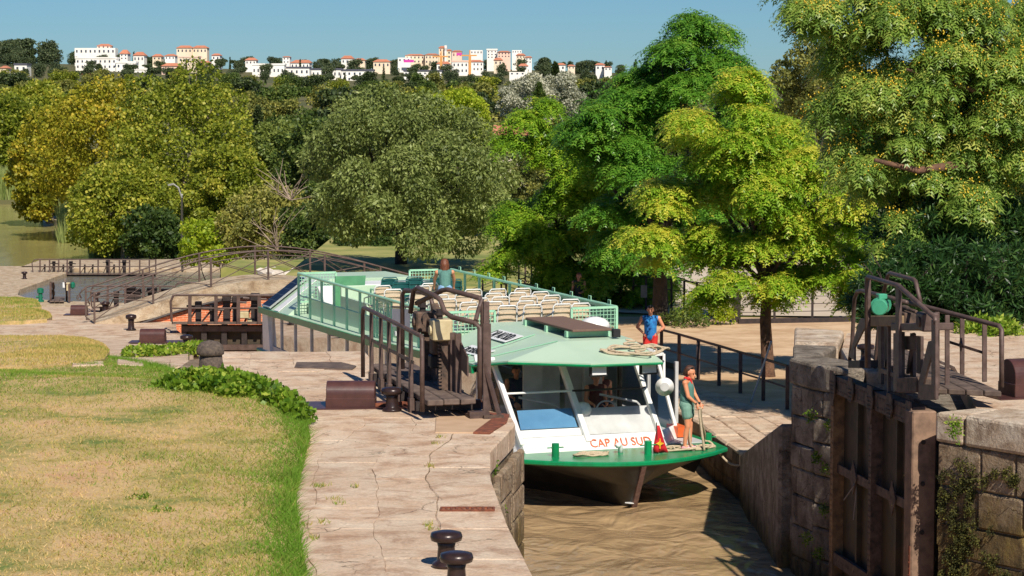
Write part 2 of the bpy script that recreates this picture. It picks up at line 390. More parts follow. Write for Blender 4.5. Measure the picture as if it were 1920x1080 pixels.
# far terrain, one sheet to the horizon
TB = [(70,-12.6),(180,-12.6),(215,-11.6),(350,-11.4),(500,-9),(800,-1),(1100,8),(1400,19),(1650,25),(2200,14),(4000,-20),(9000,-60)]
TR = [(70,-2.76),(118,-2.8),(165,-7),(260,-11.4),(350,-11.4)]
def canal_x(y): return interp(y, [(150,-30),(215,-40),(245,-45),(275,-54),(322,-64),(345,-70)])
def terrain(x, y):
    b = interp(y, TB)
    if y < 350: b += (interp(y, TR)-b)*sstep(x, -9 - max(0, y-110)*.25, -3 - max(0, y-110)*.2)
    if y > 700:
        f = interp(x/y, [(-.3,1.05),(-.2,1.0),(-.12,.92),(0,.86),(.05,.72),(.12,.6),(.4,.6)])
        b = -1 + (b+1)*(1-(1-f)*sstep(y, 700, 1300)) if b > -1 else b
        b += 1.2*math.sin(x*.013+y*.004)*sstep(y, 700, 1200)
    if 170 < y < 352: b += (-13.6-b)*sstep(canal_x(y)-x, -3, 2)*sstep(y, 176, 190)*(1-sstep(y, 343, 350))
    return b
ys = np.concatenate([np.arange(70,360,5), np.geomspace(360,9000,70)])
xs = np.concatenate([-np.geomspace(110,3500,26)[::-1], np.arange(-106,107,4), np.geomspace(110,3500,26)])
vv = [(x, y, terrain(x, y)) for y in ys for x in xs]; nx = len(xs)
qq = [(j*nx+i, j*nx+i+1, (j+1)*nx+i+1, (j+1)*nx+i) for j in range(len(ys)-1) for i in range(nx-1)]
o = link('terrain', npmesh('terrain', vv, qq, smooth=True), 'forest_floor'); tag(o, kind='structure')
# water sheets
def wgrid(name, x0, x1, y0, y1, z, mat, st=.5, amp=0):
    xa = np.arange(x0, x1+st, st); ya = np.arange(y0, y1+st, st); X, Y = np.meshgrid(xa, ya)
    Z = z + amp*(np.sin(X*1.7+Y*.9)+np.sin(Y*2.3-X*.8+1)+.7*np.sin(X*3.9+Y*3.1))
    nx_ = len(xa); vs = np.stack([X.ravel(), Y.ravel(), Z.ravel()], 1)
    q = [(j*nx_+i, j*nx_+i+1, (j+1)*nx_+i+1, (j+1)*nx_+i) for j in range(len(ya)-1) for i in range(nx_-1)]
    return tag(link(name, npmesh(name, vs, q, smooth=True), mat), kind='structure')
wgrid('lock_water', -11, 14, 8, 70.2, W1, 'water_mud', .3, .018)
sheet('middle_chamber_water', [(-30,70.4),(6,70.4),(6,104),(-30,104)], -6.4, 'water_pool')
sheet('pool_water', [(-36,138),(-2,138),(-2,178),(-36,178)], W3, 'water_pool')
sheet('canal', [(-190,176),(-30,176),(-30,215),(-40,250),(-60,305),(-70,349),(-190,349)], WC, 'water_canal')

# ---- stones: slabs on top, ashlar blocks on the faces
def slab(parent, quad, z0, z1, mat, bev=.02):
    c = sum((V((p[0],p[1],0)) for p in quad), V())/len(quad)
    q = [(c.x+(p[0]-c.x), c.y+(p[1]-c.y)) for p in quad]
    return MB().prism(q, z0, z1).build('paving_slab', mat, parent, bevel=bev)
def wallblocks(parent, p0, p1, z0, z1, mat, ch=(.34,.5), bl=(.55,1.1), out=.05, cop=None):
    """ashlar between two plan points, facing to the right of p0->p1"""
    p0 = V((p0[0],p0[1],0)); p1 = V((p1[0],p1[1],0)); L = (p1-p0).length; d = (p1-p0)/L; nrm = V((d.y,-d.x,0)); z = z1
    while z > z0+.05:
        h = min(random.uniform(*ch), z-z0); s = -random.uniform(0,.4)
        while s < L:
            w = random.uniform(*bl); a, b = max(0, s), min(L, s+w); s += w
            if b-a < .06: continue
            e = out + random.uniform(-.022,.022); g = .008
            A = p0+d*(a+g); B = p0+d*(b-g); zb, zt = z-h+g, z-g
            j = [random.uniform(-.012,.012) for _ in range(4)]
            MB().hexa([A+nrm*(e+j[0])+V((0,0,zb)), B+nrm*(e+j[1])+V((0,0,zb)), B-nrm*.12+V((0,0,zb)), A-nrm*.12+V((0,0,zb))],
                      [A+nrm*(e+j[2])+V((0,0,zt)), B+nrm*(e+j[3])+V((0,0,zt)), B-nrm*.12+V((0,0,zt)), A-nrm*.12+V((0,0,zt))]).build('stone', mat, parent, bevel=.028)
        z -= h
# upper quay, left of the neck
EL = [(12,1.6),(16,.9),(21.4,.2),(24,-.05),(27,-.25),(29.06,-.27),(30.3,-.1),(31.4,.05),(32.05,.0),(32.5,-.3),(32.7,-.62),(37.4,-2.38),(38.2,-2.2),(40.4,-2.55)]
def xe(y): return interp(y, EL)
poly = [(x-.03, y) for y, x in EL] + [(-4.8,39.6),(-5.4,39.2),(-5.5,35.3),(-14,35.3),(-14,12)]
o = MB().prism(poly, -7, -.010).build('upper_quay_left', 'wall_stone'); tag(o, kind='structure'); quayL = o
rows = [0,.72,1.35,2.05,2.9,3.7]
for ri in range(5):
    y = 14.0 + random.uniform(0,.5)
    while y < 40.3:
        step = random.uniform(1.1,2.3) if ri else random.uniform(.9,1.7)
        y2 = y+step
        for fc in (32.05, 32.7, 37.4):
            if y < fc-.02 < y2-.02: y2 = fc
        if 40.3-y2 < .35: y2 = 40.35
        a0, a1 = rows[ri], rows[ri+1]; wob = lambda v, r_: (.035*math.sin(v*1.3+r_*9)+.022*math.sin(v*3.1+r_*5)+.012*math.sin(v*7.3+r_*3)) if r_ > 0 else 0; j = lambda: random.uniform(-.006,.006) if ri else 0
        ja, jb = j(), j()
        q = [(xe(y+.005)-a1, y+.004), (xe(y+.005)-a0+ja, y+.004), (xe(y2-.005)-a0+jb, y2-.004), (xe(y2-.005)-a1, y2-.004)]
        ns = max(2, int((y2-y)/.25)+1); yy_ = np.linspace(y+.0015, y2-.0015, ns); q = [(xe(v)-a1+.0015+wob(v,a1), v) for v in yy_[::-1]]+[(xe(v)-a0-.0015+wob(v,a0), v) for v in yy_]
        slab(quayL, q, -.3 if ri == 0 else -.09, random.uniform(-.006,.006), 'paving', .014 if ri == 0 else .004) if not (ri == 4 and y > 35.2) else None
        y = y2
for a, b in zip(EL[3:7], EL[4:8]): wallblocks(quayL, (b[1],b[0]), (a[1],a[0]), -3.9, -.32, 'wall_stone', bl=(.4,.9), out=-.02)
# brown cement patch, iron angle and rusty grating let into the quay
MB().prism([tuple(G(x,y)[:2]) for x, y in ((815,812),(818,772),(900,768),(946,778),(890,812))], -.02, .011).build('cement_patch', simple('cement', S(196,164,132), S(182,150,118), 3, .9, kind='pos'), quayL, bevel=.01)
t = MB().prism([tuple(G(x,y)[:2]) for x, y in ((887,813),(926,784),(905,774),(955,779),(950,794),(918,814))], -.04, .022).build('corner_iron', 'old_rust', quayL, bevel=.006)
gA, gB = G(827,957), G(926,957)
mb = MB().bar(gA+V((0,-.07,.0)), gB+V((0,-.07,.0)), .02, .05).bar(gA+V((0,.09,0)), gB+V((0,.09,0)), .02, .05)
for k in range(11): q = gA.lerp(gB, k/10); mb.bar(q+V((0,-.07,0)), q+V((0,.09,0)), .022, .05)
mb.build('rusty_grating', 'old_rust', quayL)
# upper quay, right of the neck: pier, gate recess and block
o = MB().prism([(4.80,39.35),(5.04,38.52),(5.45,37.75),(6.25,37.35),(6.55,33.0),(6.02,32.62),(6.95,31.35),(9,28.6),(12,24.5),(16,22),(34,30),(34,52),(9.5,46.6),(5.35,44.3)], -7, -.32).build('upper_quay_right', 'grey_pier')
tag(o, kind='structure'); quayR = o
PR = [(5.35,44.3),(4.72,39.3),(4.97,38.45),(5.40,37.62)]
for a, b in zip(PR[:-1], PR[1:]): wallblocks(quayR, b, a, -4.3, -.34, 'grey_pier', ch=(.36,.55), bl=(.45,.9), out=-.07) if False else wallblocks(quayR, a, b, -4.3, -.42, 'grey_pier', ch=(.36,.55), bl=(.45,.95), out=.0)
BR = [(5.97,32.62),(6.92,31.33),(9,28.5)]
wallblocks(quayR, (6.5,33.05), BR[0], -4.3, -.42, 'wall_stone', ch=(.4,.6), bl=(.5,1.0), out=.0)
for a, b in zip(BR[:-1], BR[1:]): wallblocks(quayR, a, b, -4.3, -.42, 'wall_stone', ch=(.38,.62), bl=(.6,1.3), out=.0)
# coping stones
def cop(poly, zt=0.0, zb=-.42, mat='coping', bev=.05): return MB().prism(poly, zb, zt).build('coping_stone', mat, quayR, bevel=bev, seg=2)
cop([(4.66,39.32),(4.93,38.42),(5.40,37.57),(5.72,37.75),(5.62,39.0),(5.2,39.6)], 0.01, mat='grey_pier')
cop([(4.74,39.38),(5.19,39.65),(5.75,41.3),(5.0,41.5)], .0, mat='grey_pier'); cop([(5.63,39.05),(5.74,37.75),(6.3,37.38),(7.2,38.2),(7.0,40.6),(5.8,41.2)], -.02)
cop([(5.02,41.54),(5.78,41.34),(6.2,43.6),(5.35,44.2)], .04)
cop([(5.93,32.64),(6.24,32.2),(6.95,33.0),(6.56,33.05)], .0); cop([(6.25,32.18),(6.96,31.2),(7.9,32.1),(7.0,32.98)], .015); cop([(6.98,31.18),(8.1,29.6),(9.0,30.6),(7.93,32.05)], -.01); cop([(8.12,29.57),(9.6,27.6),(10.6,28.6),(9.02,30.55)], .0)
o = MB().prism([(7.25,38.2),(6.6,33.1),(7.0,33.02),(9.1,30.7),(10.7,28.7),(34,29),(34,51.9),(9.5,46.4),(6.25,43.6),(5.85,41.3),(7.05,40.7)], -.3, -.012).build('upper_path_right', 'paving'); tag(o, kind='structure')
# buttress that runs from the pier down to the lower quay
o = MB().extrude([(4.5,45.9,Q1+.05),(4.55,39.6,-1.15),(4.55,39.6,-4.4),(4.5,45.9,-4.4)], (.4,0,0)).build('buttress', 'grey_pier', quayR, bevel=.05)
# lower quay to the right of the boat
ER = [(39,4.85),(44,4.82),(46,4.62),(48.75,4.27),(51.3,4.03),(58,2.2),(63,.8),(70,-1.7),(73.5,-2.6),(84,-4.5)]
o = MB().prism([(x, y) for y, x in ER]+[(60,84),(60,39)], -7, Q1-.06).build('lower_quay_right', 'low_wall'); tag(o, kind='structure'); quay1R = o
def xr(y): return interp(y, ER)
rows = [0,.55,1.05,1.6,2.1]
for ri in range(4):
    y = 44.2 + random.uniform(0,.5)
    while y < 72:
        y2 = y + random.uniform(.7,1.5); ja, jb = [random.uniform(-.01,.01) if ri else 0 for _ in range(2)]
        q = [(xr(y)+rows[ri]+ja, y+.01), (xr(y)+rows[ri+1]-.014, y+.01), (xr(y2)+rows[ri+1]-.014, y2-.01), (xr(y2)+rows[ri]+jb, y2-.01)]
        slab(quay1R, q, Q1-.32 if ri == 0 else Q1-.08, Q1+random.uniform(-.012,.012), 'paving', .04 if ri == 0 else .02); y = y2
for (ya, xa), (yb, xb) in zip(ER[1:5], ER[2:6]): wallblocks(quay1R, (xb,yb), (xa,ya), -4.2, Q1-.33, 'low_wall', ch=(.3,.42), bl=(.5,1.0), out=.02)
sheet('sandy_ground', [(xr(y)+2.05, y) for y in (44,46,48.75,51.3,58,63,70,73)]+[(0,75.5),(12,74.6),(60,73.6),(60,44)], Q1-.01, 'sand')
sheet('plaza', [(5.0,75.6),(13,74.7),(60,73.7),(60,112),(24,106),(14,104),(8,99),(6.4,92),(7.5,84),(3.0,80.5),(2.4,77)], Q1+.02, 'plaza')
sheet('curved_path', [(2.45,77),(3.0,80.4),(4.7,84.3),(4.2,92),(5.4,100),(10,106),(20,112),(20,109.5),(13.8,104.4),(7.8,99.4),(6.1,92),(7.2,84),(4.2,80.5)], Q1+.025, 'path_pale')
sheet('dry_grass_bank', [(-4.4,75.2),(60,75.2),(60,118),(-9,118),(-9,84)], Q1-.03, 'bank_grass')
# stepped bank to the left of the staircase
XQ = [(35,-5.4),(39.3,-5.4),(41,-5.7),(46,-6.5),(55,-7.6),(62,-8.6),(67,-9.15),(71,-10.2),(73,-10.5),(80,-12),(95,-15.2),(104,-16.6),(110,-18),(125,-20.5),(141.5,-21.5)]
ys = np.concatenate([np.arange(35,80,1.0), np.arange(80,142,2.0)]); NU = 26; vv = []
for y in ys:
    xq = interp(y, XQ)
    for i in range(NU): vv.append((xq-55*(i/(NU-1))**1.6, y, prof(y)-.01))
    vv.append((xq, y, prof(y)-4.5))
n1 = NU+1; qq = []
for j in range(len(ys)-1):
    qq.append((j*n1+NU, j*n1, (j+1)*n1, (j+1)*n1+NU)[::-1])
    for i in range(NU-1): qq.append((j*n1+i, j*n1+i+1, (j+1)*n1+i+1, (j+1)*n1+i)[::-1])
o = link('stepped_bank', npmesh('stepped_bank', vv, qq), 'paving'); tag(o, kind='structure')
# quay round the lowest pool
for nm, pl in (('pool_quay_left', [(-31.6,166),(-31.8,158),(-32,152),(-31.2,147.5),(-30,145),(-28,143.2),(-24,141.8),(-21,141.2),(-21,139),(-70,139),(-70,172),(-32,172)]),
               ('pool_quay_near', [(-21.5,141),(-12,142.5),(-6,147),(-2,155),(30,155),(30,120),(-21.5,132)]),
               ('pool_quay_far', [(-36,171),(-36,178),(8,184),(8,150),(-3,155),(-6,164),(-10,168),(-16,169.5)])):
    tag(MB().prism(pl, -14, Q3).build(nm, 'bridge_stone', bevel=.06), kind='structure')
# ---- lawn and grass beds
LE = [G(x,y)[:2] for x, y in ((590,1180),(575,1080),(558,980),(554,930),(570,870),(582,830),(576,795),(560,772),(500,742),(440,708),(392,684))]
LE = [(p[0], p[1]) for p in LE] + [(-5.7,41),(-6.6,44.5),(-7.9,47.5),(-9.2,49.5),(-9.6,53)]
def lawn_edge(y): return interp(y, sorted([(p[1], p[0]) for p in LE]))
def lawn_z(x, y):
    e = lawn_edge(y)-x
    return prof(y) + .03 + .09*sstep(e, 0, .5) + .07*sstep(e, .4, 4)*(1-sstep(y, 27, 34)) + .03*math.sin(x*2.1+y*1.3)
ys = np.arange(14,53.2,.6); NU = 34; vv = []
for y in ys:
    for i in range(NU):
        x = lawn_edge(y)-13*(i/(NU-1))**1.7; vv.append((x, y, lawn_z(x, y)))
    x = lawn_edge(y); vv.append((x+.02, y, prof(y)-.15))
n1 = NU+1; qq = []
for j in range(len(ys)-1):
    qq.append((j*n1+NU, j*n1, (j+1)*n1, (j+1)*n1+NU)[::-1])
    for i in range(NU-1): qq.append((j*n1+i, j*n1+i+1, (j+1)*n1+i+1, (j+1)*n1+i)[::-1])
o = link('lawn', npmesh('lawn', vv, qq, smooth=True), 'lawn'); tag(o, kind='structure')
def bed(name, pxs, lift=.14, px=True):
    ps = [GP(*p) for p in pxs]; c = sum(ps, V())/len(ps); mb = MB(); n = len(ps)
    top = [p+V((0,0,lift)) for p in ps]; bot = [p-V((0,0,.1)) for p in ps]; inn = [c+(p-c)*.82+V((0,0,lift+.10)) for p in ps]
    mb.add(bot+top+inn+[c+V((0,0,lift+.16))], [(i,(i+1)%n,n+(i+1)%n,n+i) for i in range(n)]+[(n+i,n+(i+1)%n,2*n+(i+1)%n,2*n+i) for i in range(n)]+[(2*n+i,2*n+(i+1)%n,3*n) for i in range(n)])
    return tag(mb.build(name, 'lawn', smooth=False), kind='structure'), ps
bedB, psB = bed('dry_grass_bed', [(-60,706),(60,703),(150,697),(196,688),(206,672),(196,660),(165,650),(110,644),(-60,644)], .16)
bedC, psC = bed('lower_grass_bed', [(-60,609),(40,608),(88,604),(98,598),(92,590),(60,585),(-60,585)], .1)
bedD, psD = bed('far_grass_bed', [(-60,583),(40,582),(78,579),(70,566),(30,562),(-60,562)], .1)
# grass blades
def blades(name, pts, h, w, tone, bend=.5, mat='leaf_grass'):
    n = len(pts); a = rng.uniform(0, 2*np.pi, n); hh = h*rng.uniform(.5,1.3,n); dx = np.cos(a); dy = np.sin(a)
    P = np.asarray(pts); lean = rng.uniform(0,bend,n)*hh; la = rng.uniform(0,2*np.pi,n)
    A = P + np.stack([-dx*w, -dy*w, np.zeros(n)], 1); B = P + np.stack([dx*w, dy*w, np.zeros(n)], 1)
    C = P + np.stack([np.cos(la)*lean, np.sin(la)*lean, hh], 1)
    vs = np.stack([A,B,C], 1).reshape(-1,3); q = np.arange(3*n).reshape(-1,3)
    o = link(name, npmesh(name, vs, q, np.repeat(tone, 3)), mat); return tag(o, kind='stuff')
def vnoise(x, y, s, seed=0):
    x = np.asarray(x)*s+seed*17.3; y = np.asarray(y)*s-seed*9.1
    return (np.sin(x*1.0+1.7*np.sin(y*.7))+np.sin(y*1.3+1.9*np.sin(x*.9+2))+.6*np.sin(2.3*x+3.1*y)+.5*np.sin(4.7*x-3.9*y+1))/6.2+.5
N = 150000; yy = 16.5 + (52-16.5)*rng.random(N)**1.25; e = 6.5*rng.random(N)**1.35 * (yy/28)
xx = np.array([lawn_edge(y) for y in yy]) - e
keep = (xx/yy > -.232); yy, xx, e = yy[keep], xx[keep], e[keep]
zz = np.array([lawn_z(x, y) for x, y in zip(xx, yy)])
dry = vnoise(xx, yy, 1.1, 3)*.55 + vnoise(xx, yy, 3.7, 5)*.35 + .09 + rng.normal(0,.19,len(xx))
dry -= .55*np.exp(-(e/.42)**2) + .2*np.exp(-(e/1.1)**2); dry -= .22*np.clip((yy-29.5)/5, 0, 1); far = yy > 33.8; dry[far] -= .28
tone = np.clip(dry, 0, 1)
nearedge = np.exp(-(e/.28)**2)
k1 = rng.random(len(xx)) < (.35+.65*np.clip(1.2-tone, 0, 1))
pts = np.stack([xx, yy, zz], 1)[k1]
blades('lawn_grass', pts, .030+.055*nearedge[k1]+.016*(tone[k1] < .35), .006, tone[k1], 2.2)
def bedgrass(name, ps, n, lift, base, h=.12, w=.02):
    ps = np.array([tuple(p) for p in ps]); c = ps.mean(0); k = rng.integers(0, len(ps), n); t = rng.random(n)
    a = ps[k]; b = ps[(k+1) % len(ps)]; edge = a+(b-a)*t[:,None]; s = rng.random(n)**.5; p = c+(edge-c)*s[:,None]; p[:,2] += np.interp(s, [0,.82,1], [lift+.12,lift+.06,lift-.04])
    blades(name, p, h, w, np.clip(base+.5*(vnoise(p[:,0], p[:,1], .8, 2)-.5)+rng.normal(0,.12,n), 0, 1), .8)
bedgrass('dry_bed_grass', psB, 16000, .2, .46, .045, .010); bedgrass('lower_bed_grass', psC, 6000, .13, .36, .07, .02); bedgrass('far_bed_grass', psD, 5000, .13, .24, .08, .025)
# stepping slabs in the lawn
for i, (x0, x1, y0, y1) in enumerate(((220,270,686,700),(318,366,681,694),(135,195,690,702))):
    q = [V((p.x, p.y, lawn_z(p.x, p.y)+.035)) for p in (GP(x0,y1), GP(x1,y1), GP(x1,y0), GP(x0,y0))]
    mb = MB(); mb.hexa([p-V((0,0,.1)) for p in q], q)
    o = mb.build('stepping_stone', 'paving', bevel=.02)
    tag(o, ('pale stepping stone left of the one nearest the basalt post', 'pale stepping stone nearest the basalt post', 'pale stepping stone beside the raised dry grass bed')[i], 'stone', 'stepping stones in the lawn')
# weeds in the paving joints
def weed_tufts(name, spots, n, r, h, w, tone):
    P = []
    for (x, y) in spots:
        g = G(x, y) if y > 690 else GP(x, y)
        P.append(np.array(g)+np.stack([rng.normal(0,r,n), rng.normal(0,r*1.6,n), np.zeros(n)], 1))
    P = np.concatenate(P); blades(name, P, h, w, np.clip(tone+rng.normal(0,.15,len(P)), 0, 1), 1.2)
weed_tufts('paving_weeds', [(818,832),(825,820),(805,876),(803,985),(812,993),(640,945),(602,912),(592,912),(665,913),(625,938),(745,735),(760,733),(572,985),(590,1010),(606,980),(740,738)], 26, .035, .05, .006, .25)
# ================================================================== VEGETATION
def quads_from(P, T, B, lu, wv):           # P base points, T along, B across
    a = P - B*wv[:,None]*.5; b = P + B*wv[:,None]*.5; tip = P + T*lu[:,None]
    m1 = P + T*(lu*.5)[:,None]
    return np.stack([P, m1-B*wv[:,None]*.5, tip, m1+B*wv[:,None]*.5], 1)     # a lozenge leaf
def unit(v): return v/np.maximum(1e-9, np.linalg.norm(v, axis=-1, keepdims=True))
def blob_leaves(blobs, n, size, asp=.55, up=.25, droop=.2, tvar=.22, tb=.45, shell=(.66,1.06)):
    C = np.array([b[0] for b in blobs]); R = np.array([b[1] for b in blobs]); area = (R[:,0]*R[:,2]); w = area/area.sum()
    k = rng.choice(len(blobs), n, p=w); d = unit(rng.normal(size=(n,3))+np.array([0,-.25,up]))
    rad = rng.uniform(shell[0], shell[1], n)[:,None]*(1+.12*np.sin(5*d[:,:1]+k[:,None])*np.sin(4*d[:,1:2]+2*k[:,None]))
    P = C[k]+d*R[k]*rad; T = unit(rng.normal(size=(n,3))+d*.7+np.array([0,0,-droop])); B = unit(np.cross(T, unit(d+.8*rng.normal(size=(n,3)))))
    s = size*rng.uniform(.6,1.35,n); q = quads_from(P, T, B, s, s*asp)
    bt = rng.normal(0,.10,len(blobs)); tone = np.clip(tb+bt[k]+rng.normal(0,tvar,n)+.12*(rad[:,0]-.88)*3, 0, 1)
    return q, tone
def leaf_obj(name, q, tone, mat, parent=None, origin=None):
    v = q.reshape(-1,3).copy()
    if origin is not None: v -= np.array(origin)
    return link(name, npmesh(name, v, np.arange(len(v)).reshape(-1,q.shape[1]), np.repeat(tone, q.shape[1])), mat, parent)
def branchy(tree, base, top, blobs, r0, mat, nmax=12, sub=2):
    base, top = V(base), V(top); m_ = base.lerp(top, .5)+V((random.uniform(-.1,.1),0,0))
    MB().tube([base-V((0,0,.2)), base+V((0,0,.15)), m_, top], [r0*1.35,r0,r0*.85,r0*.7], 10).build('trunk', mat, tree, smooth=True)
    bl = sorted(blobs, key=lambda b: -b[1][0])[:nmax]; mb = MB()
    for c, r in bl:
        c = V(c); st = top.lerp(base, random.uniform(0,.25)); mid = st.lerp(c, .5)+V((random.uniform(-.3,.3), random.uniform(-.3,.3), random.uniform(-.1,.35)))
        mb.tube([st, st.lerp(mid,.5)+V((0,0,.1)), mid, c], [r0*.45,r0*.36,r0*.25,r0*.10], 7, cap=False)
        for _ in range(sub):
            e = c+V((random.uniform(-1,1)*r[0]*.8, random.uniform(-1,1)*r[1]*.8, random.uniform(-.3,.6)*r[2])); s_ = mid.lerp(c, random.uniform(.2,.8))
            mb.tube([s_, s_.lerp(e,.5)+V((0,0,.12)), e], [r0*.16,r0*.10,r0*.04], 5, cap=False)
    mb.build('limbs', mat, tree, smooth=True)
def pxblobs(lst, d, dr=1.0, ky=1.0, jit=1.2, dup=True):
    out = []
    if dup: lst = [(x, y, rx*.82, ry*.82) for x, y, rx, ry in lst]+[(x+random.uniform(-45,45), y+random.uniform(-42,48), rx*random.uniform(.5,.72), ry*random.uniform(.55,.8)) for x, y, rx, ry in lst for _ in range(2)]
    for t in lst:
        x, y, rx, ry = t[:4]
        if d < 65 and abs(x-1217) < rx+32 and y+ry > 512: continue          # no branches down to head height by the railing
        dd = d + (t[4] if len(t) > 4 else random.uniform(-jit, jit)); k = dd/FPX
        c = D(x, y, dd); out.append((np.array(c), np.array([rx*k, rx*k*dr, ry*k*ky])))
    return out
# --- rosettes of feathery leaves for the chinaberry trees
def rosette(nl=8, L=.44, droop=.9, ll=.100, lw=.038, npair=5):
    Q = []
    for i in range(nl):
        az = 2*math.pi*(i+random.random()*.8)/nl; el = random.uniform(.15,.9); d0 = np.array([math.cos(az)*math.cos(el), math.sin(az)*math.cos(el), math.sin(el)]); p = np.zeros(3); Lr = L*random.uniform(.75,1.2); step = Lr/(npair+1); d = d0.copy()
        for j in range(npair+1):
            d = d+np.array([0,0,-droop/(npair+1)*1.4]); d = d/np.linalg.norm(d); p = p+d*step
            side = np.cross(d, [0,0,1]); side = side/(np.linalg.norm(side)+1e-6); upv = np.cross(side, d)
            for s in (-1,1):
                t = side*s*.85+d*.5+np.array([0,0,-.35*random.random()-.1])+np.array([random.uniform(-.35,.35) for _ in range(3)]); t = t/np.linalg.norm(t); b = np.cross(t, upv); b /= np.linalg.norm(b)+1e-9
                f = ll*(1.15-.5*abs(j/npair-.35)); w_ = lw; Q.append([p+t*f*.12-b*w_*.62, p+t*f*.12+b*w_*.62, p+t*f*1.1])
    return np.array(Q)
ROS = [rosette() for _ in range(6)]; ROSD = [rosette(8,.42,1.45,.115,.032,5) for _ in range(6)]
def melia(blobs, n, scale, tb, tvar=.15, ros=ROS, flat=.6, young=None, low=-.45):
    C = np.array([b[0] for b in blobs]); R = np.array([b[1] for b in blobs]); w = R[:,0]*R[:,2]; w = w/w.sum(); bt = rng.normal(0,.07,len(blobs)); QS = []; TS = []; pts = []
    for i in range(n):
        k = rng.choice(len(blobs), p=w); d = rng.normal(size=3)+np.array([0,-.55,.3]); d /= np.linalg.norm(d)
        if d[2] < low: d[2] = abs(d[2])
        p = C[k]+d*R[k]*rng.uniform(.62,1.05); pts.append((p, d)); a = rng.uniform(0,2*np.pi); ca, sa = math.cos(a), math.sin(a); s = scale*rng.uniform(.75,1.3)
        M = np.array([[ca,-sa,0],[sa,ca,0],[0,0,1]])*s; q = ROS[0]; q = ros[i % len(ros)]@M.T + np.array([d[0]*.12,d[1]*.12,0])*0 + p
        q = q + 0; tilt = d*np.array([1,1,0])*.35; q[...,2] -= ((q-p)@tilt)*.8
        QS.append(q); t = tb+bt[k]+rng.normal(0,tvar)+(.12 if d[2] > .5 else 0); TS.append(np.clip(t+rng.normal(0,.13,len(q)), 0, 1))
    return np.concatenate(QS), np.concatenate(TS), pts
def berries(name, pts, n, r, tree, every):
    vs = []; fs = []
    o = np.array([[1,0,0],[0,1,0],[0,0,1],[-1,0,0],[0,-1,0],[0,0,-1]])*r; F = np.array([(0,3,2),(3,4,2),(4,0,2),(3,0,5),(4,3,5),(0,4,5)])
    for i, (p, d) in enumerate(pts):
        if i % every or d[2] < -.05: continue
        for _ in range(n): vs.append(o+p+d*.08+rng.normal(0,.09,3)+np.array([0,-.08,.0]))
    V_ = np.concatenate(vs); k = len(vs); F_ = (F[None]+6*np.arange(k)[:,None,None]).reshape(-1,3)
    ob = link(name, npmesh(name, V_-np.array(ROOT[tree].translation), F_, smooth=True), 'berry', tree); return tag(ob, kind='stuff')
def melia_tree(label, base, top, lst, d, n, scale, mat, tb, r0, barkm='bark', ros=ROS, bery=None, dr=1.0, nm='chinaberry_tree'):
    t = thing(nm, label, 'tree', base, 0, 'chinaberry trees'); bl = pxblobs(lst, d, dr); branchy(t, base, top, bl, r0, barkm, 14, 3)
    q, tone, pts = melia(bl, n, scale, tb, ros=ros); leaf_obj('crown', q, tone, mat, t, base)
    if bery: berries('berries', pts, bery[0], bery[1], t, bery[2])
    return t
b1 = G(1440,705,Q1)
melia_tree('bright yellow-green chinaberry tree on the sandy quay with straight bare trunk', b1, D(1440,500,59.2), [(1395,185,62,40),(1310,265,70,42),(1390,270,70,40),(1455,255,70,48),(1250,370,70,42),(1335,370,75,45),(1440,365,75,45),(1540,360,68,46),(1225,455,62,38),(1310,465,75,42),(1410,470,75,42),(1515,460,72,42),(1600,440,55,42),(1480,540,55,30),(1365,535,65,30),(1560,530,56,32),(1285,525,46,28),(1620,500,45,35),(1500,420,60,40),(1640,560,40,30),(1600,570,40,26),(1400,320,60,40),(1230,520,50,30),(1440,565,40,24),(1330,310,60,40),(1500,310,60,40)], 59.2, 2600, .95, 'leaf_melia', .58, .17, bery=(4,.016,3))
b2 = G(1237,608,Q1)
melia_tree('tall dark green chinaberry tree with thick trunk behind the man in blue', b2, D(1237,470,72.6), [(1335,72,58,36),(1262,105,66,36),(1205,165,72,42),(1290,170,72,44),(1365,140,56,40),(1130,222,64,38),(1215,245,76,44),(1300,250,70,44),(1115,300,62,38),(1190,330,76,46),(1270,330,70,44),(1375,215,60,44),(1160,400,60,40),(1240,410,60,40),(1400,330,60,50),(1170,460,60,36),(1250,480,70,36),(1320,430,70,40),(1100,250,50,36),(1340,120,50,36),(1230,200,60,40)], 72.6, 2300, 1.1, 'leaf_melia_dark', .45, .27, 'bark_dark')
b3_ = G(1048,578,Q1)
melia_tree('leafy chinaberry tree with low fresh green branches over the fence', b3_, D(1052,470,78.6), [(985,235,46,28),(1035,262,50,30),(1080,330,56,38),(1060,390,58,36),(985,425,46,32),(1020,460,62,34),(1090,440,66,38),(1140,480,58,36),(1180,430,52,38),(1110,525,56,28),(1190,520,54,30),(1050,515,48,26),(960,400,36,28),(1215,550,40,24),(965,480,42,26),(1150,370,60,40)], 78.6, 2200, 1.15, 'leaf_melia', .36, .24, 'bark_dark')
tr = [(x, y, rx, ry*1.3) for x, y, rx, ry in [(1535,30,62,40),(1600,100,75,50),(1700,50,100,55),(1815,40,100,55),(1655,180,90,52),(1780,150,100,60),(1890,140,80,70),(1560,215,52,42),(1700,280,100,55),(1815,260,95,60),(1905,290,66,56),(1765,365,85,44),(1865,385,85,46),(1640,320,66,46),(1930,440,56,46),(1590,290,46,40),(1700,420,50,32),(1960,60,80,80),(1980,220,80,80),(1500,20,30,24),(1640,20,70,40),(1740,220,70,50),(1610,170,60,40),(1870,220,70,50),(1680,350,60,40),(1800,330,60,40),(1830,90,60,40)]]
melia_tree('big chinaberry tree with drooping leaves and yellow berries at the upper right', V((12.8,51,-.02)), V((12.2,50.5,3.6)), tr, 49, 3400, .9, 'leaf_right', .5, .3, 'bark', ROSD, (9,.023,2))
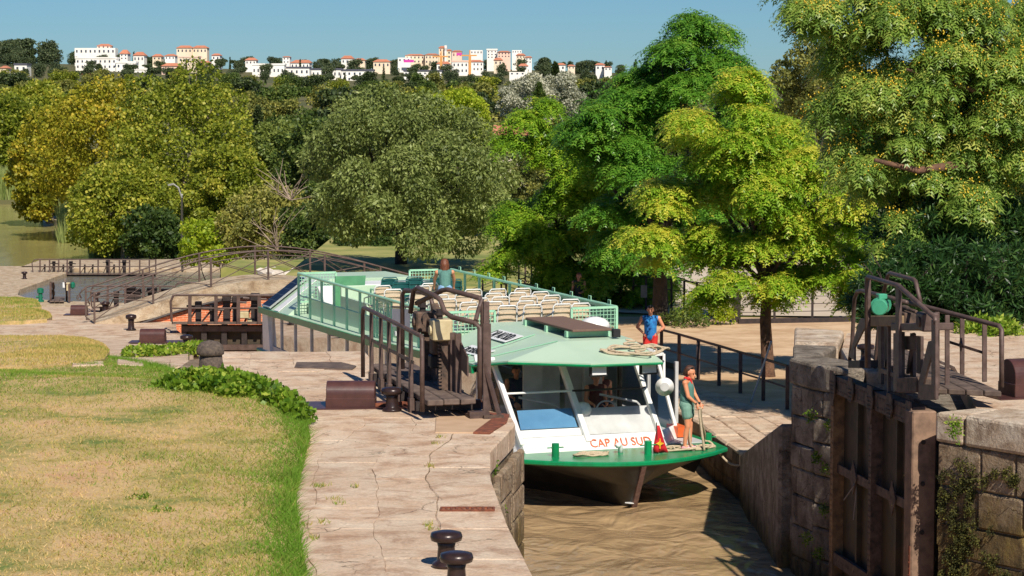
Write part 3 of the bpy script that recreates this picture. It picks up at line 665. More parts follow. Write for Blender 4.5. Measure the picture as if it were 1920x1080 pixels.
mb = MB(); tr4 = [o for o in bpy.data.objects if o.get('label','').startswith('big chinaberry')][0]
mb.tube([D(1985,330,49.5), D(1880,300,49), D(1790,310,48), D(1720,320,47.6), D(1640,300,47.3)], [.16,.13,.10,.07,.04], 8).tube([D(2000,130,49), D(1910,105,48.5), D(1840,90,48), D(1780,70,48)], [.13,.10,.07,.04], 8).tube([D(1940,180,48.4), D(1830,170,47.8), D(1700,130,47.5)], [.09,.06,.03], 7)
mb.build('bough', 'bark', tr4, smooth=True)
# --- ordinary broadleaf crowns
def broad(name, label, base, blobs, n, size, mat, r0, barkm='bark_grey', group=None, cat='tree', th=None, tb=.45, asp=.6, droop=.25, limbs=8, tvar=.22, **k):
    t = thing(name, label, cat, base, 0, group); base = V(base); top = base+V((0,0,th or 2.5))
    if r0: branchy(t, base, top, blobs, r0, barkm, limbs, 1)
    q, tone = blob_leaves(blobs, n, size, asp, droop=droop, tb=tb, tvar=tvar, **k); leaf_obj('crown', q, tone, mat, t, base); return t
def dome(cx, cy, rx, ry, d, n, cr, low=.55, dr=1.0, fmax=.98, core=.56):
    """clumps spread over a dome given in pixels at distance d"""
    out = []; k = d/FPX
    for i in range(n):
        z = 1-(1+low)*(i+.5)/n; a = i*2.39996+random.uniform(-.3,.3); r = math.sqrt(max(0,1-z*z)); f = random.uniform(.74,fmax)
        c = D(cx, cy, d)+V((rx*k*r*math.cos(a)*f, rx*k*dr*r*math.sin(a)*f, ry*k*z*f)); cc = cr*random.uniform(.75,1.25)*k; out.append((np.array(c), np.array([cc,cc,cc*.72])))
    out.append((np.array(D(cx,cy,d)), np.array([rx*k*core,rx*k*core,ry*k*core]))); return out
bA = G(752,507,Q1-.3)
broad('ash_tree', 'big rounded olive green ash tree standing behind the sun deck', bA, dome(768,345,168,160,95,40,46,.75,1.0,1.06,.5), 62000, .17, 'leaf_ash', .28, 'bark_dark', th=3, tb=.48, asp=.42, droop=.9, limbs=14)
pl = [('yellowing plane tree highest at the left of the canal bank', 185,285,120,128,262,'leaf_plane_yellow',.5),('broad green plane tree right of the yellowing one', 345,285,130,150,235,'leaf_plane',.5),('green plane tree at the left edge of the picture', 5,275,90,95,372,'leaf_plane',.36),('low plane tree with branches down to the canal bank', 235,395,105,90,226,'leaf_plane',.5),('plane tree with dense crown next to the street lamp', 425,385,80,112,205,'leaf_plane',.48),('plane tree with yellow twigs leaning over the canal', 95,330,70,105,292,'leaf_plane_yellow',.4),('smaller plane tree behind the far bank reeds', 60,240,80,80,395,'leaf_plane',.5)]
for lab, cx, cy, rx, ry, d, m_, tb in pl:
    b_ = D(cx, 495, d); b_.z = -11.5; broad('plane_tree', lab, b_, dome(cx, cy, rx, ry, d, 44, rx*.30, .8), 24000, .30*d/220, m_, .45, 'bark_grey', 'plane trees along the canal', th=5, tb=tb, asp=.8, limbs=10)
MID = [('round bright green tree between the plane trees and the ash', 520,300,55,70,240,'leaf_dark',.75,9000,.35),('shaggy yellow-green shrub tree beside the bridge', 500,425,85,70,128,'leaf_olive',.62,12000,.2),('pale feathery shrub at the foot of the street lamp', 405,455,60,48,140,'leaf_bright',.35,8000,.22),('dark green tree behind the left shoulder of the ash', 590,330,70,110,150,'leaf_dark',.45,12000,.26),('dark leafy bush hanging behind the bridge railing', 590,440,60,60,122,'leaf_dark',.5,9000,.2),('glowing lime green pine above the ash tree', 858,205,52,34,190,'leaf_bright',.6,7000,.24),('lime green pine lower on the right of the ash', 905,265,26,34,180,'leaf_bright',.5,4000,.24),('silver-leaved poplar behind the slim cypress', 985,195,48,52,310,'leaf_silver',.5,8000,.34),('second silver-leaved poplar right of the slim cypress', 1048,180,42,40,330,'leaf_silver',.45,6000,.34),('grey-brown olive tree behind the two chinaberries', 1530,150,70,80,92,'leaf_olive',.35,14000,.13),('olive tree filling the gap below the big chinaberry', 1480,270,95,90,96,'leaf_olive',.4,16000,.13),('grey-green bush under the small house', 990,345,50,60,170,'leaf_olive',.35,7000,.2),('tangled bush at the end of the curved path', 1010,300,45,45,180,'leaf_dark',.5,6000,.24),('leafy bush with hidden trunk right of the ash', 905,370,45,80,130,'leaf_dark',.35,9000,.2),('dark bush in the shade under the ash', 700,470,70,35,112,'leaf_dark',.3,7000,.17),('dark shrub mass left of the street lamp', 290,445,60,50,196,'leaf_dark',.25,8000,.34),('dense green tree closing the view behind the chinaberries', 1640,300,160,140,104,'leaf_melia_dark',.3,22000,.2),('dark broadleaf tree behind the wire fence', 1340,330,110,120,108,'leaf_dark',.4,16000,.18),('dark green tree behind the plaza on the right', 1830,380,150,150,100,'leaf_dark',.3,20000,.18),('small dark tree behind the low chinaberry', 1120,330,70,100,118,'leaf_dark',.4,10000,.18)]
for lab, cx, cy, rx, ry, d, m_, tb, n, s in MID:
    b_ = D(cx, cy+ry+20, d); zt = terrain(b_.x, d)-.1; b_.z = zt; broad('tree' if ry > 45 else 'shrub', lab, b_, dome(cx, cy, rx, ry, d, max(14, int(rx/3)), rx*.32, .8), n, s, m_, .12 if d < 150 else .2, 'bark_dark', None, 'tree' if ry > 45 else 'shrub', th=max(.8, (D(cx,cy,d).z-zt)*.6), tb=tb, limbs=5)
# slim cypresses
def cypress(label, x, ytop, ybase, d, w, mat='leaf_pine', group='cypresses', n=2500):
    k = d/FPX; bs = []; N_ = 9
    for i in range(N_):
        t = i/(N_-1); r = w*k*(.35+.65*math.sin(math.pi*min(1,.15+.8*(1-t)))**.8)*(1 if t < .8 else .55); c = D(x, ybase+(ytop-ybase)*t, d); bs.append((np.array(c), np.array([r,r,(ybase-ytop)*k/N_*1.1])))
    b_ = D(x, ybase+4, d); return broad('cypress', label, b_, bs, n, .30*k/.06, mat, .12, 'bark_dark', group, 'tree', .5, tb=.4, droop=-.8, limbs=2)
cypress('slim dark cypress between the two silver poplars', 1011,163,220,290,11,'leaf_dark'); cypress('small cypress standing in front of the left forest edge', 484,205,245,260,7); cypress('short cypress on the ridge above the fence of trees', 1041,122,150,520,5)
# dead branches beside the bridge
for lab, x0, y0 in (('leafless grey branches sticking out left of the ash tree', 545, 375), ('leafless twigs above the shaggy shrub by the bridge', 520, 470)):
    mb = MB(); base = D(x0, y0, 121)
    for i in range(16):
        e = D(x0+random.uniform(-55,45), y0-random.uniform(15,85)*(1 if i % 2 else .6), 121+random.uniform(-1,1)); m_ = base.lerp(e, .5)+V((random.uniform(-.4,.4),0,random.uniform(-.2,.3))); mb.tube([base, m_, e], [.03,.018,.008], 5, cap=False); f = e+V((random.uniform(-.7,.7),0,random.uniform(-.1,.6))); mb.tube([m_, m_.lerp(f,.6), f], [.02,.015,.008], 4, cap=False)
    tag(mb.build('dead_branches', 'twig', smooth=True), lab, 'branches')
# --- oleander thicket on the right
def stems(t, p, n, h, spread, mat='bark'):
    mb = MB()
    for _ in range(n):
        e = p+V((random.uniform(-spread,spread), random.uniform(-spread,spread)*.6, h*random.uniform(.6,1))); s_ = p+V((random.uniform(-.25,.25),random.uniform(-.2,.2),0)); mb.tube([s_, s_.lerp(e,.5)+V((0,0,.2)), e], [.03,.022,.01], 5, cap=False)
    mb.build('stems', mat, t, smooth=True)
OL = [('dark oleander bush at the edge of the bright chinaberry',1675,600,70,70),('dark oleander bush behind the right gate rail',1745,605,85,95),('dark oleander bush in the middle of the right thicket',1820,612,85,100),('dark oleander bush at the right edge of the picture',1900,620,80,100),('taller oleander bush behind the thicket, left of centre',1720,520,85,90),('taller oleander bush behind the thicket at the right',1860,510,100,95)]
for i, (lab, x, y, rx, ry) in enumerate(OL):
    d = 45.5+(i//4)*3+(i % 2)*.6; p = D(x, y+20, d); p.z = -.05; t = thing('oleander_bush', lab, 'shrub', p, 0, 'oleander thicket'); bl = dome(x, y-ry*.55, rx, ry, d, 16, rx*.42, .9)
    stems(t, p, 10, 1.5, .7, 'bark_dark'); q, tone = blob_leaves(bl, 9000, .17, .2, droop=.1, tb=.36, tvar=.2, shell=(.3,1.05)); leaf_obj('crown', q, tone, 'leaf_oleander', t, p)
# undergrowth near the plaza fence
for lab, x, y, rx, ry, d, m_, n in (('bright green sapling against the thick fence post',1356,588,20,26,72.5,'leaf_bright',900),('fern-like dark weeds at the foot of the thick trunk',1285,598,42,14,72,'leaf_dark',1400),('green weeds beside the path at the far right',1860,622,60,14,43.6,'leaf_ivy',2200),('low weeds on the grass bank behind the sun deck',1010,560,50,14,84,'leaf_olive',1600),('clover patch in the middle of the dry lawn',262,938,24,6,25.4,'leaf_ivy',420),('second clover patch right of the first in the lawn',305,962,26,5,24.7,'leaf_ivy',420),('dark weed patch low in the left of the lawn',95,992,34,8,23.8,'leaf_ivy',300)):
    p = D(x, y+ry, d) if d > 30 else G(x, y+ry, .05); d = d if d > 30 else p.y; t = thing('weed_clump', lab, 'plant', p); bl = dome(x, y, rx, ry, d, 10, max(8,rx*.35), .7); q, tone = blob_leaves(bl, n, .10 if d > 30 else .035, .5, tb=.5); leaf_obj('foliage', q, tone, m_, t, p)
# ivy round the basalt post
iv = thing('ivy_bush', 'low glossy ivy bush spilling onto the quay beside the basalt post', 'shrub', G(430,745)); bl = []
for x, y, r in ((318,742,.24),(350,728,.28),(385,728,.30),(425,732,.32),(462,740,.30),(495,752,.28),(525,768,.26),(552,784,.20),(400,745,.3),(440,755,.25),(340,748,.2),(575,795,.12)):
    p = G(x, y); bl.append((np.array((p.x, p.y, .10)), np.array((r*1.15, r*1.3, r*.62))))
q, tone = blob_leaves(bl, 5200, .085, .85, up=.6, tb=.42, tvar=.2, droop=0); leaf_obj('foliage', q, tone, 'leaf_ivy', iv, G(430,745))
iv = thing('ivy_strip', 'thin strip of ivy creeping along the grass left of the basalt post', 'plant', GP(320,668)); bl = []
for x, y in ((255,668),(285,667),(315,665),(345,662),(368,658)): p = GP(x, y); bl.append((np.array((p.x, p.y, p.z+.08)), np.array((.30,.5,.12))))
q, tone = blob_leaves(bl, 1500, .09, .8, up=.6, tb=.55, tvar=.2); leaf_obj('foliage', q, tone, 'leaf_ivy', iv, GP(320,668))
# moss and small plants on the lock walls
for lab, pts in (('tufts of weeds growing on the stone pier face', [(D(x,y,37.9),.10) for x, y in ((1530,860),(1545,955),(1548,880),(1520,780),(1555,800),(1512,1010),(1535,1040))]), ('fern tuft in the joint of the right block coping', [(D(1788,800,32.0),.12),(D(1792,812,31.95),.10)]), ('green weeds hanging on the buttress of the pier', [(G(1467,835,-2.5),.16)]), ('hanging plants on the mossy left lock wall', [(D(925,880,29.6),.12),(D(922,910,29.5),.14),(D(928,960,29.6),.16),(D(935,985,29.6),.1)])):
    p0 = pts[0][0]; t = thing('wall_weeds', lab, 'plant', p0); bl = [(np.array(p), np.array((r,r*.6,r*1.3))) for p, r in pts]; q, tone = blob_leaves(bl, 110*len(pts), .05, .45, tb=.5, tvar=.2, shell=(.2,1.0)); leaf_obj('foliage', q, tone, 'leaf_ivy', t, p0)
P = np.stack([rng.uniform(6.0,6.93,380), np.zeros(380), rng.uniform(-2.6,-.62,380)], 1); P[:,1] = 32.62-(P[:,0]-5.97)*1.36-.05
cl_ = vnoise(P[:,0]*6, P[:,2]*4, 1.0, 8); bl = [(p, np.array((.055,.025,.075))) for p, v in zip(P, cl_) if (v > .42 and p[0] < 6.4) or v > .68]
q, tone = blob_leaves(bl, 9000, .028, .7, tb=.4, tvar=.25, droop=.9); ob = leaf_obj('wall_moss', q, tone, 'leaf_moss'); tag(ob, kind='stuff')
# --- reeds on the canal banks
def reeds(name, zone, n, h, w, tone):
    P = []
    for x0, x1, y0, y1, d0, d1 in zone:
        u = rng.random(n); d = d0+(d1-d0)*rng.random(n); x = (x0+(x1-x0)*u-960)/FPX*d; P.append(np.stack([x, d, np.array([terrain(a, b) for a, b in zip(x, d)])], 1))
    P = np.concatenate(P); blades(name, P, h, w, np.clip(tone+.25*(vnoise(P[:,0],P[:,1],.25,4)-.5)*2+rng.normal(0,.12,len(P)), 0, 1), .35, 'leaf_reed')
reeds('bank_reeds', [(168,300,0,0,228,244),(112,205,0,0,258,284),(80,130,0,0,300,330)], 6000, 3.4, .07, .45); reeds('far_bank_reeds', [(-60,110,0,0,350,366),(-60,60,0,0,352,380)], 6000, 3.8, .11, .55)
MB().prism([(-70,346),(-60,300),(-46,262),(-40,262),(-54,302),(-64,349)], -13, -11.2).build('towpath', 'path_pale')['kind'] = 'structure'
# --- hillside forest: prototypes copied one by one
def proto(kind, n, s, seed):
    if kind == 'cyp': bl = [(np.array((0,0,1+i)), np.array((.8-.07*i,)*2+(.9,))) for i in range(8)]
    elif kind == 'pine': bl = [(np.array((random.uniform(-2.4,2.4), random.uniform(-1.5,1.5), random.uniform(4,7.6))), np.array((random.uniform(1.2,2.0),)*2+(random.uniform(.7,1.2),))) for _ in range(11)]
    elif kind == 'umb': bl = [(np.array((random.uniform(-3,3), random.uniform(-2,2), 5.8+random.uniform(-.4,.7))), np.array((1.7,1.7,.8))) for _ in range(9)]
    else: bl = [(np.array((3.0*math.cos(a)*random.uniform(.3,1), 3.0*math.sin(a)*random.uniform(.3,1), random.uniform(1.2,6.6))), np.array((random.uniform(1.1,1.9),)*2+(random.uniform(.9,1.5),))) for a in np.linspace(0,6.28,15)]+[(np.array((0,0,3.6)), np.array((2.4,2.4,3.2)))]
    return blob_leaves(bl, n, s, .75, tb=.45, tvar=.22)
PRO = {}
for kind, mats in (('round', ('leaf_olive','leaf_plane','leaf_dark','leaf_hill')), ('pine', ('leaf_pine','leaf_hill')), ('umb', ('leaf_dark','leaf_hill')), ('cyp', ('leaf_pine',))):
    for m_ in mats:
        for v_ in range(2):
            q, tone = proto(kind, 2600 if kind != 'cyp' else 1200, .55 if kind != 'cyp' else .4, v_); me = npmesh(kind, q.reshape(-1,3), np.arange(len(q)*4).reshape(-1,4), np.repeat(tone,4)); me.materials.append(MAT[m_]); PRO.setdefault((kind,m_), []).append(me)
LAB = {('round','leaf_olive'):'olive green broadleaf tree in the wood below the town',('round','leaf_plane'):'yellowish green broadleaf tree in the wood below the town',('round','leaf_dark'):'dark green broadleaf tree in the wood below the town',('round','leaf_hill'):'grey-green tree between the houses of the hill town',('pine','leaf_pine'):'dark ragged pine in the wood below the town',('pine','leaf_hill'):'dark pine between the houses of the hill town',('umb','leaf_dark'):'flat-topped umbrella pine in the wood below the town',('umb','leaf_hill'):'flat-topped umbrella pine between the houses of the hill town',('cyp','leaf_pine'):'slender dark cypress on the slope below the town'}
NM = {'round':'broadleaf_tree','pine':'pine_tree','umb':'umbrella_pine','cyp':'cypress'}
def far_tree(kind, m_, x, y, sc, z=None):
    me = random.choice(PRO[(kind,m_)]); o = bpy.data.objects.new(NM[kind], me); col.objects.link(o); o.location = (x, y, terrain(x, y)-.3 if z is None else z); o.rotation_euler[2] = random.uniform(0,6.28); o.scale = (sc*random.uniform(.9,1.2), sc*random.uniform(.9,1.2), sc); 
    px = 960+FPX*x/y; town = 'hill town' in LAB[(kind,m_)]
    where = ('behind the plane trees' if px < 470 else 'left of the ash tree' if px < 600 else 'above the left half of the ash' if px < 770 else 'above the right half of the ash' if px < 930 else 'by the silver poplars' if px < 1080 else 'behind the chinaberries') if not town else ('left of the stepped white block' if px < 140 else 'by the stepped white block' if px < 290 else 'by the skyline mansion' if px < 450 else 'by the white warehouse' if px < 600 else 'by the banded white building' if px < 740 else 'by the tower block' if px < 870 else 'by the right skyline flats' if px < 1010 else 'on the right ridge')
    band = ('near' if y < 420 else 'middle' if y < 720 else 'far') if not town else ('lower' if y < 1320 else 'upper')
    tag(o, LAB[(kind,m_)].split(' in the wood')[0].split(' between')[0].split(' on the slope')[0] + f' in the {band} ' + ('wood ' if not town else 'town ') + where, 'tree', 'hill trees: '+kind+' '+m_.split('_')[1])
ROWS = [(275,9,1.1),(310,9,1.15),(350,9,1.2),(395,9,1.2),(445,10,1.25),(500,10,1.3),(560,10.5,1.35),(625,11,1.35),(700,11,1.35),(780,11,1.2),(860,10.5,1.1),(950,10.5,1.0),(1040,11,.95)]
for d, sp_, sc in ROWS:
    x = -.245*d+random.uniform(0,sp_)
    while x < (.075 if d > 400 else .04)*d:
        if not (x/d < -.115 and d < 640):
            u = random.random(); kind, m_ = (('round','leaf_olive') if u < .36 else ('round','leaf_plane') if u < .54 else ('round','leaf_dark') if u < .70 else ('pine','leaf_pine') if u < .88 else ('umb','leaf_dark') if u < .94 else ('cyp','leaf_pine'))
            far_tree(kind, m_, x, d+random.uniform(-22,22), sc*random.uniform(.75,1.25))
        x += sp_*random.uniform(.75,1.3)
for d, sp_, sc in ((1120,12,.95),(1200,12,.95),(1275,13,.95),(1365,15,1.0),(1450,16,1.15),(1530,15,1.2),(1605,11,1.1)):
    x = -.235*d
    while x < .065*d:
        u = random.random(); kind, m_ = (('round','leaf_hill') if u < .6 else ('pine','leaf_hill') if u < .78 else ('umb','leaf_hill') if u < .9 else ('cyp','leaf_pine')); f = 1.7 if x/d < -.19 and d > 1400 else 1
        far_tree(kind, m_, x, d+random.uniform(-30,30), sc*random.uniform(.6,1.1)*f); x += sp_*random.uniform(.6,1.4)/f
# ================================================================== THE BOAT  (local: x across, y towards the stern, z above the water)
TH = math.radians(19.5)
BO = (2.43, 45.38, W1)
boat = thing('tour_boat', 'long mint green canal tour boat with white cabin, raised sun deck and black bow', 'boat', BO, TH)
BM = ROOT[boat]
def bw(r, b, z): return BM @ V((r, b, z))
def bp(name, mb, mat, parent=None, **k): return mb.build(name, mat, parent or boat, local=True, **k)
BS = [22.1,20,15,10,7,5,4,3,2.2,1.6,1.0,.6,.3,.12,.03]
def outl(wf, tip):
    L_ = [(-wf(b), b+tip*(1-min(1,b/3))) for b in BS]; return L_+[(0,tip)]+[(-x,y) for x,y in L_[::-1]]
wdeck = lambda b: min(2.36, math.sqrt(max(0,b)/.19))
wtop = lambda b: min(2.2, math.sqrt(max(0,b)/.22))
wmid = lambda b: min(2.15, .52*b+.12*math.sqrt(max(b,0)))
wwl = lambda b: min(2.1, .36*b)
lv = [(outl(wtop,-.36),.92),(outl(wmid,-.12),.45),(outl(wwl,.14),0),(outl(wwl,.3),-.7)]
n_ = len(lv[0][0]); mb = MB()
for ol, z in lv: mb.v += [(x,y,z) for x,y in ol]
for k in range(3):
    for i in range(n_-1): mb.f.append((k*n_+i, (k+1)*n_+i, (k+1)*n_+i+1, k*n_+i+1))
    mb.f.append((k*n_+n_-1, (k+1)*n_+n_-1, (k+1)*n_, k*n_))
hull = bp('hull', mb, 'hull_black', smooth=True)
bp('stem_plate', MB().bar((0,-.37,.9),(0,.13,.0),.10,.06), 'stem_rust', hull); bp('stem_plate', MB().bar((.02,.13,.0),(.02,.2,-.4),.11,.06), 'stem_rust', hull)
bp('waterline_mark', MB().bar((-.16,.04,.12),(-.02,.13,.10),.14,.02), 'white_sheet', hull)
deck = bp('bow_deck', MB().prism(outl(wdeck,-.42), .90, 1.0), 'green_paint', bevel=.025)
bp('fender_fin', MB().extrude([(1.2,.7,.88),(1.75,.7,.88),(1.55,.7,.52),(1.22,.7,.72)], (0,.5,0)), 'black_rubber', deck)
# front coaming of the cabin
def ring(pts, z): return [V((x,y,z)) for x,y in pts]
CB = [(-2.15,3.2),(-2.12,2.4),(-1.84,1.32),(1.15,1.32),(1.85,2.2),(2.1,3.2)]                 # plan at the foot
CT = [(-2.25,3.6),(-2.22,3.2),(-2.05,2.62),(1.02,2.62),(1.72,3.1),(2.1,3.6)]               # plan at the top
def cl(i, t): return V((CB[i][0],CB[i][1],1.0)).lerp(V((CT[i][0],CT[i][1],2.66)), t)
def clm(t): return (cl(2,t)*.5+cl(3,t)*.5)
mb = MB(); t1 = .16
mb.add([cl(i,0)+V((0,-.04,0)) for i in range(6)]+[cl(i,t1) for i in range(6)], [(i,i+1,7+i,6+i) for i in range(5)])
coam = bp('front_coaming', mb, 'white_paint')
# lettering on the coaming
def text_part(txt, mat, parent, size, origin, xdir, updir, name='lettering', shear=0.0, ext=.004, sx=1.0, fit=None):
    cu = bpy.data.curves.new('txt', 'FONT'); cu.body = txt; cu.size = size; cu.extrude = ext; cu.shear = shear; cu.resolution_u = 3
    ob = bpy.data.objects.new('txt', cu); col.objects.link(ob); bpy.context.view_layer.update()
    me = bpy.data.meshes.new_from_object(ob.evaluated_get(bpy.context.evaluated_depsgraph_get())); bpy.data.objects.remove(ob)
    if fit:
        co = np.array([v.co[:] for v in me.vertices]); lo, hi = co.min(0), co.max(0); me.transform(Matrix.Diagonal((fit[0]/(hi[0]-lo[0]), fit[1]/(hi[1]-lo[1]), 1, 1)) @ Matrix.Translation((-lo[0],-lo[1],0)))
    X = V(xdir).normalized(); Y = (V(updir)-X*V(updir).dot(X)).normalized(); Z = X.cross(Y)
    M4 = Matrix((( X.x*sx,Y.x,Z.x,origin[0]),(X.y*sx,Y.y,Z.y,origin[1]),(X.z*sx,Y.z,Z.z,origin[2]),(0,0,0,1))); me.transform(M4)
    return tag(link(name, me, mat, parent), kind='stuff')
o3 = cl(2,.035).lerp(cl(3,.035), .47)+V((0,-.055,-.01))
text_part('CAP AU SUD', 'orange_paint', coam, .27, o3, (1,0,0), cl(2,1)-cl(2,0), sx=.86)
# windscreen: posts, two raked panes, dash panels
def post(name, a, b, w, mat='white_paint', par=None): return bp(name, MB().bar(a, b, w, w), mat, par, bevel=.012)
TF = 1.06
for i in (1,2,3,4): post('cabin_post', cl(i,t1*.5), cl(i,TF), .10 if i in (2,3) else .07)
mp_ = lambda t: cl(2,t).lerp(cl(3,t), .47)
post('cabin_post', mp_(t1*.5), mp_(TF), .12)
for a, b, nm in ((cl(2,0),0,'l'),):
    pass
def pane(name, q, parent=None): return bp(name, MB().add(q, [(0,1,2,3)]), 'glass', parent)
ws1 = pane('windscreen_pane', [cl(2,t1)+V((.05,0,0)), mp_(t1)-V((.06,0,0)), mp_(1.03)-V((.06,0,0)), cl(2,1.03)+V((.05,0,0))])
ws2 = pane('windscreen_pane', [mp_(t1)+V((.06,0,0)), cl(3,t1)-V((.05,0,0)), cl(3,1.03)-V((.05,0,0)), mp_(1.03)+V((.06,0,0))])
for i, k in ((1,2),(3,4)): pane('side_pane', [cl(i,t1), cl(k,t1), cl(k,1.0), cl(i,1.0)])
dk = V((0,.05,0))
bp('dash_panel', MB().extrude([cl(2,t1)+dk+V((.06,0,.0)), mp_(t1)+dk-V((.07,0,0)), mp_(.24)+dk-V((.07,0,0)), cl(2,.24)+dk+V((.06,0,0))], (0,.03,0)), 'white_paint', ws1)
bp('blue_screen', MB().extrude([cl(2,.25)+dk+V((.10,0,.0)), mp_(.25)+dk-V((.10,0,0)), mp_(.46)+dk-V((.10,0,0)), cl(2,.46)+dk+V((.16,0,0))], (0,.02,0)), 'blue_panel', ws1)
bp('dash_panel', MB().extrude([mp_(t1)+dk+V((.07,0,0)), cl(3,t1)+dk-V((.06,0,0)), cl(3,.45)+dk-V((.06,0,0)), mp_(.45)+dk+V((.07,0,0))], (0,.03,0)), 'cabin_grey', ws2)
bp('handrail', MB().tube([cl(2,.66)-V((0,.06,0)), mp_(.66)-V((0,.07,0))], .022), 'white_paint', ws1)
bp('handrail', MB().tube([mp_(.66)-V((0,.07,0)), cl(3,.66)-V((0,.06,0))], .022), 'dark_iron', ws2)
# roof of the wheelhouse: visor, flat top, flanks
vL, vR = V((-.68,.72,2.81)), V((.82,.66,2.81)); sL, sR = V((-2.0,1.85,2.79)), V((.95,1.85,2.95))
fL, fR = V((-.80,2.2,3.10)), V((.80,2.2,3.10)); bL, bR = V((-.95,6.0,3.14)), V((.95,6.0,3.14))
eL, eR = V((-2.36,3.0,2.62)), V((1.05,3.0,2.93)); e2L, e2R = V((-2.40,6.2,2.50)), V((1.15,6.2,2.90))
mb = MB(); P_ = [vL,vR,sR,sL,fL,fR,bL,bR,eL,eR,e2L,e2R]; F_ = [(0,1,5,4),(0,4,3),(1,2,5),(4,5,7,6),(3,4,8),(4,6,10,8),(2,9,5),(5,9,11,7),(6,7,11,10)]
mb.add(P_, F_); mb.add([p-V((0,0,.06)) for p in P_], [tuple(reversed(f)) for f in F_])
rim = [0,1,2,9,11,10,8,3]
for a, b in zip(rim, rim[1:]+rim[:1]): mb.f.append((b, a, a+12, b+12)[::-1])
roof = bp('cabin_roof', mb, 'mint')
bp('side_roof', MB().hexa([(.95,2.75,2.66),(1.75,2.75,2.66),(2.2,6.2,2.60),(1.0,6.2,2.60)], [(.95,2.75,2.72),(1.75,2.75,2.72),(2.2,6.2,2.66),(1.0,6.2,2.66)]), 'white_paint', roof)
bp('visor_edge', MB().tube([eL-V((0,0,.05)), sL-V((0,0,.05)), vL-V((0,0,.05)), vR-V((0,0,.05)), sR-V((0,0,.05))], .028, 6), 'green_paint', roof)
mb = MB(); mb.box(-.40,.48,2.45,5.3,3.25,3.30); hat = bp('roof_hatch', mb, 'mat_brown', roof, bevel=.01)
for y in (2.7,3.9,5.2): bp('hatch_bearer', MB().box(-.44,.52,y,y+.12,3.12,3.245), 'mint_rail', roof)
bp('deck_lamp', MB().box(.42,.58,2.26,2.38,3.13,3.30), 'black_rubber', roof, bevel=.01)
bp('dome_vent', MB().lathe([(.34,0),(.31,.1),(.22,.18),(.08,.22)], (1.05,4.9,3.08), 18), 'white_paint', roof, smooth=True)
bp('roof_seam', MB().tube([fL+V((-.02,0,.012)), eL+V((0,.3,.012))], .012, 5), 'mint_rail', roof); bp('roof_seam', MB().tube([fL.lerp(bL,.33)+V((0,0,.012)), V((-2.36,4.1,2.59))], .012, 5), 'mint_rail', roof)
# name boards on the left flank of the roof
def flank(s, t): return fL.lerp(bL, s).lerp(V((-2.36,3.0,2.62)).lerp(e2L, s), t)
for txt, s0, s1, ta, tb in (('CAP AU SUD',.38,.74,.10,.34), ('CROISIÈRES',.22,.62,.58,.80)):
    q = [flank(s1,tb), flank(s0,tb), flank(s0,ta), flank(s1,ta)]; nn = (q[1]-q[0]).cross(q[3]-q[0]).normalized()
    sb = bp('name_board', MB().extrude([p+nn*.006 for p in q], nn*.012), 'white_sheet', roof)
    Lx = (q[1]-q[0]).length; hh = (q[3]-q[0]).length
    text_part(txt, 'letter_black', sb, hh*1.02, q[0]+nn*.022+(q[3]-q[0])*.16+(q[1]-q[0])*.04, q[1]-q[0], q[3]-q[0], fit=(Lx*.92, hh*.68))
bp('navigation_light', MB().lathe([(.05,0),(.05,.04),(.035,.05),(.035,.14),(.05,.16)], (-2.3,2.75,2.72), 10), 'box_brown', roof)
for rx in (-.45,.62):
    fl_ = bp('floodlight', MB().box(rx-.19,rx+.19,.86,.94,2.52,2.78), 'black_rubber', roof, bevel=.015); bp('lamp_glass', MB().box(rx-.15,rx+.15,.84,.858,2.56,2.72), 'white_sheet', fl_)
hb = MB(); c0 = V((1.22,1.5,2.22)); ax = V((-.35,-.93,-.05)).normalized()
pts = [c0-ax*(-.0)]; hb.tube([c0+ax*.02, c0+ax*.12, c0+ax*.2, c0+ax*.26], [.05,.07,.12,.19], 18)
horn = bp('horn_loudspeaker', hb, 'white_paint', roof, smooth=True); bp('horn_arm', MB().tube([c0, V((1.26,1.6,2.5)), V((1.3,1.7,2.82))], .03, 8), 'white_paint', horn)
bp('horn_mouth', MB().tube([c0+ax*.262, c0+ax*.268], .09, 14), 'cabin_grey', horn)
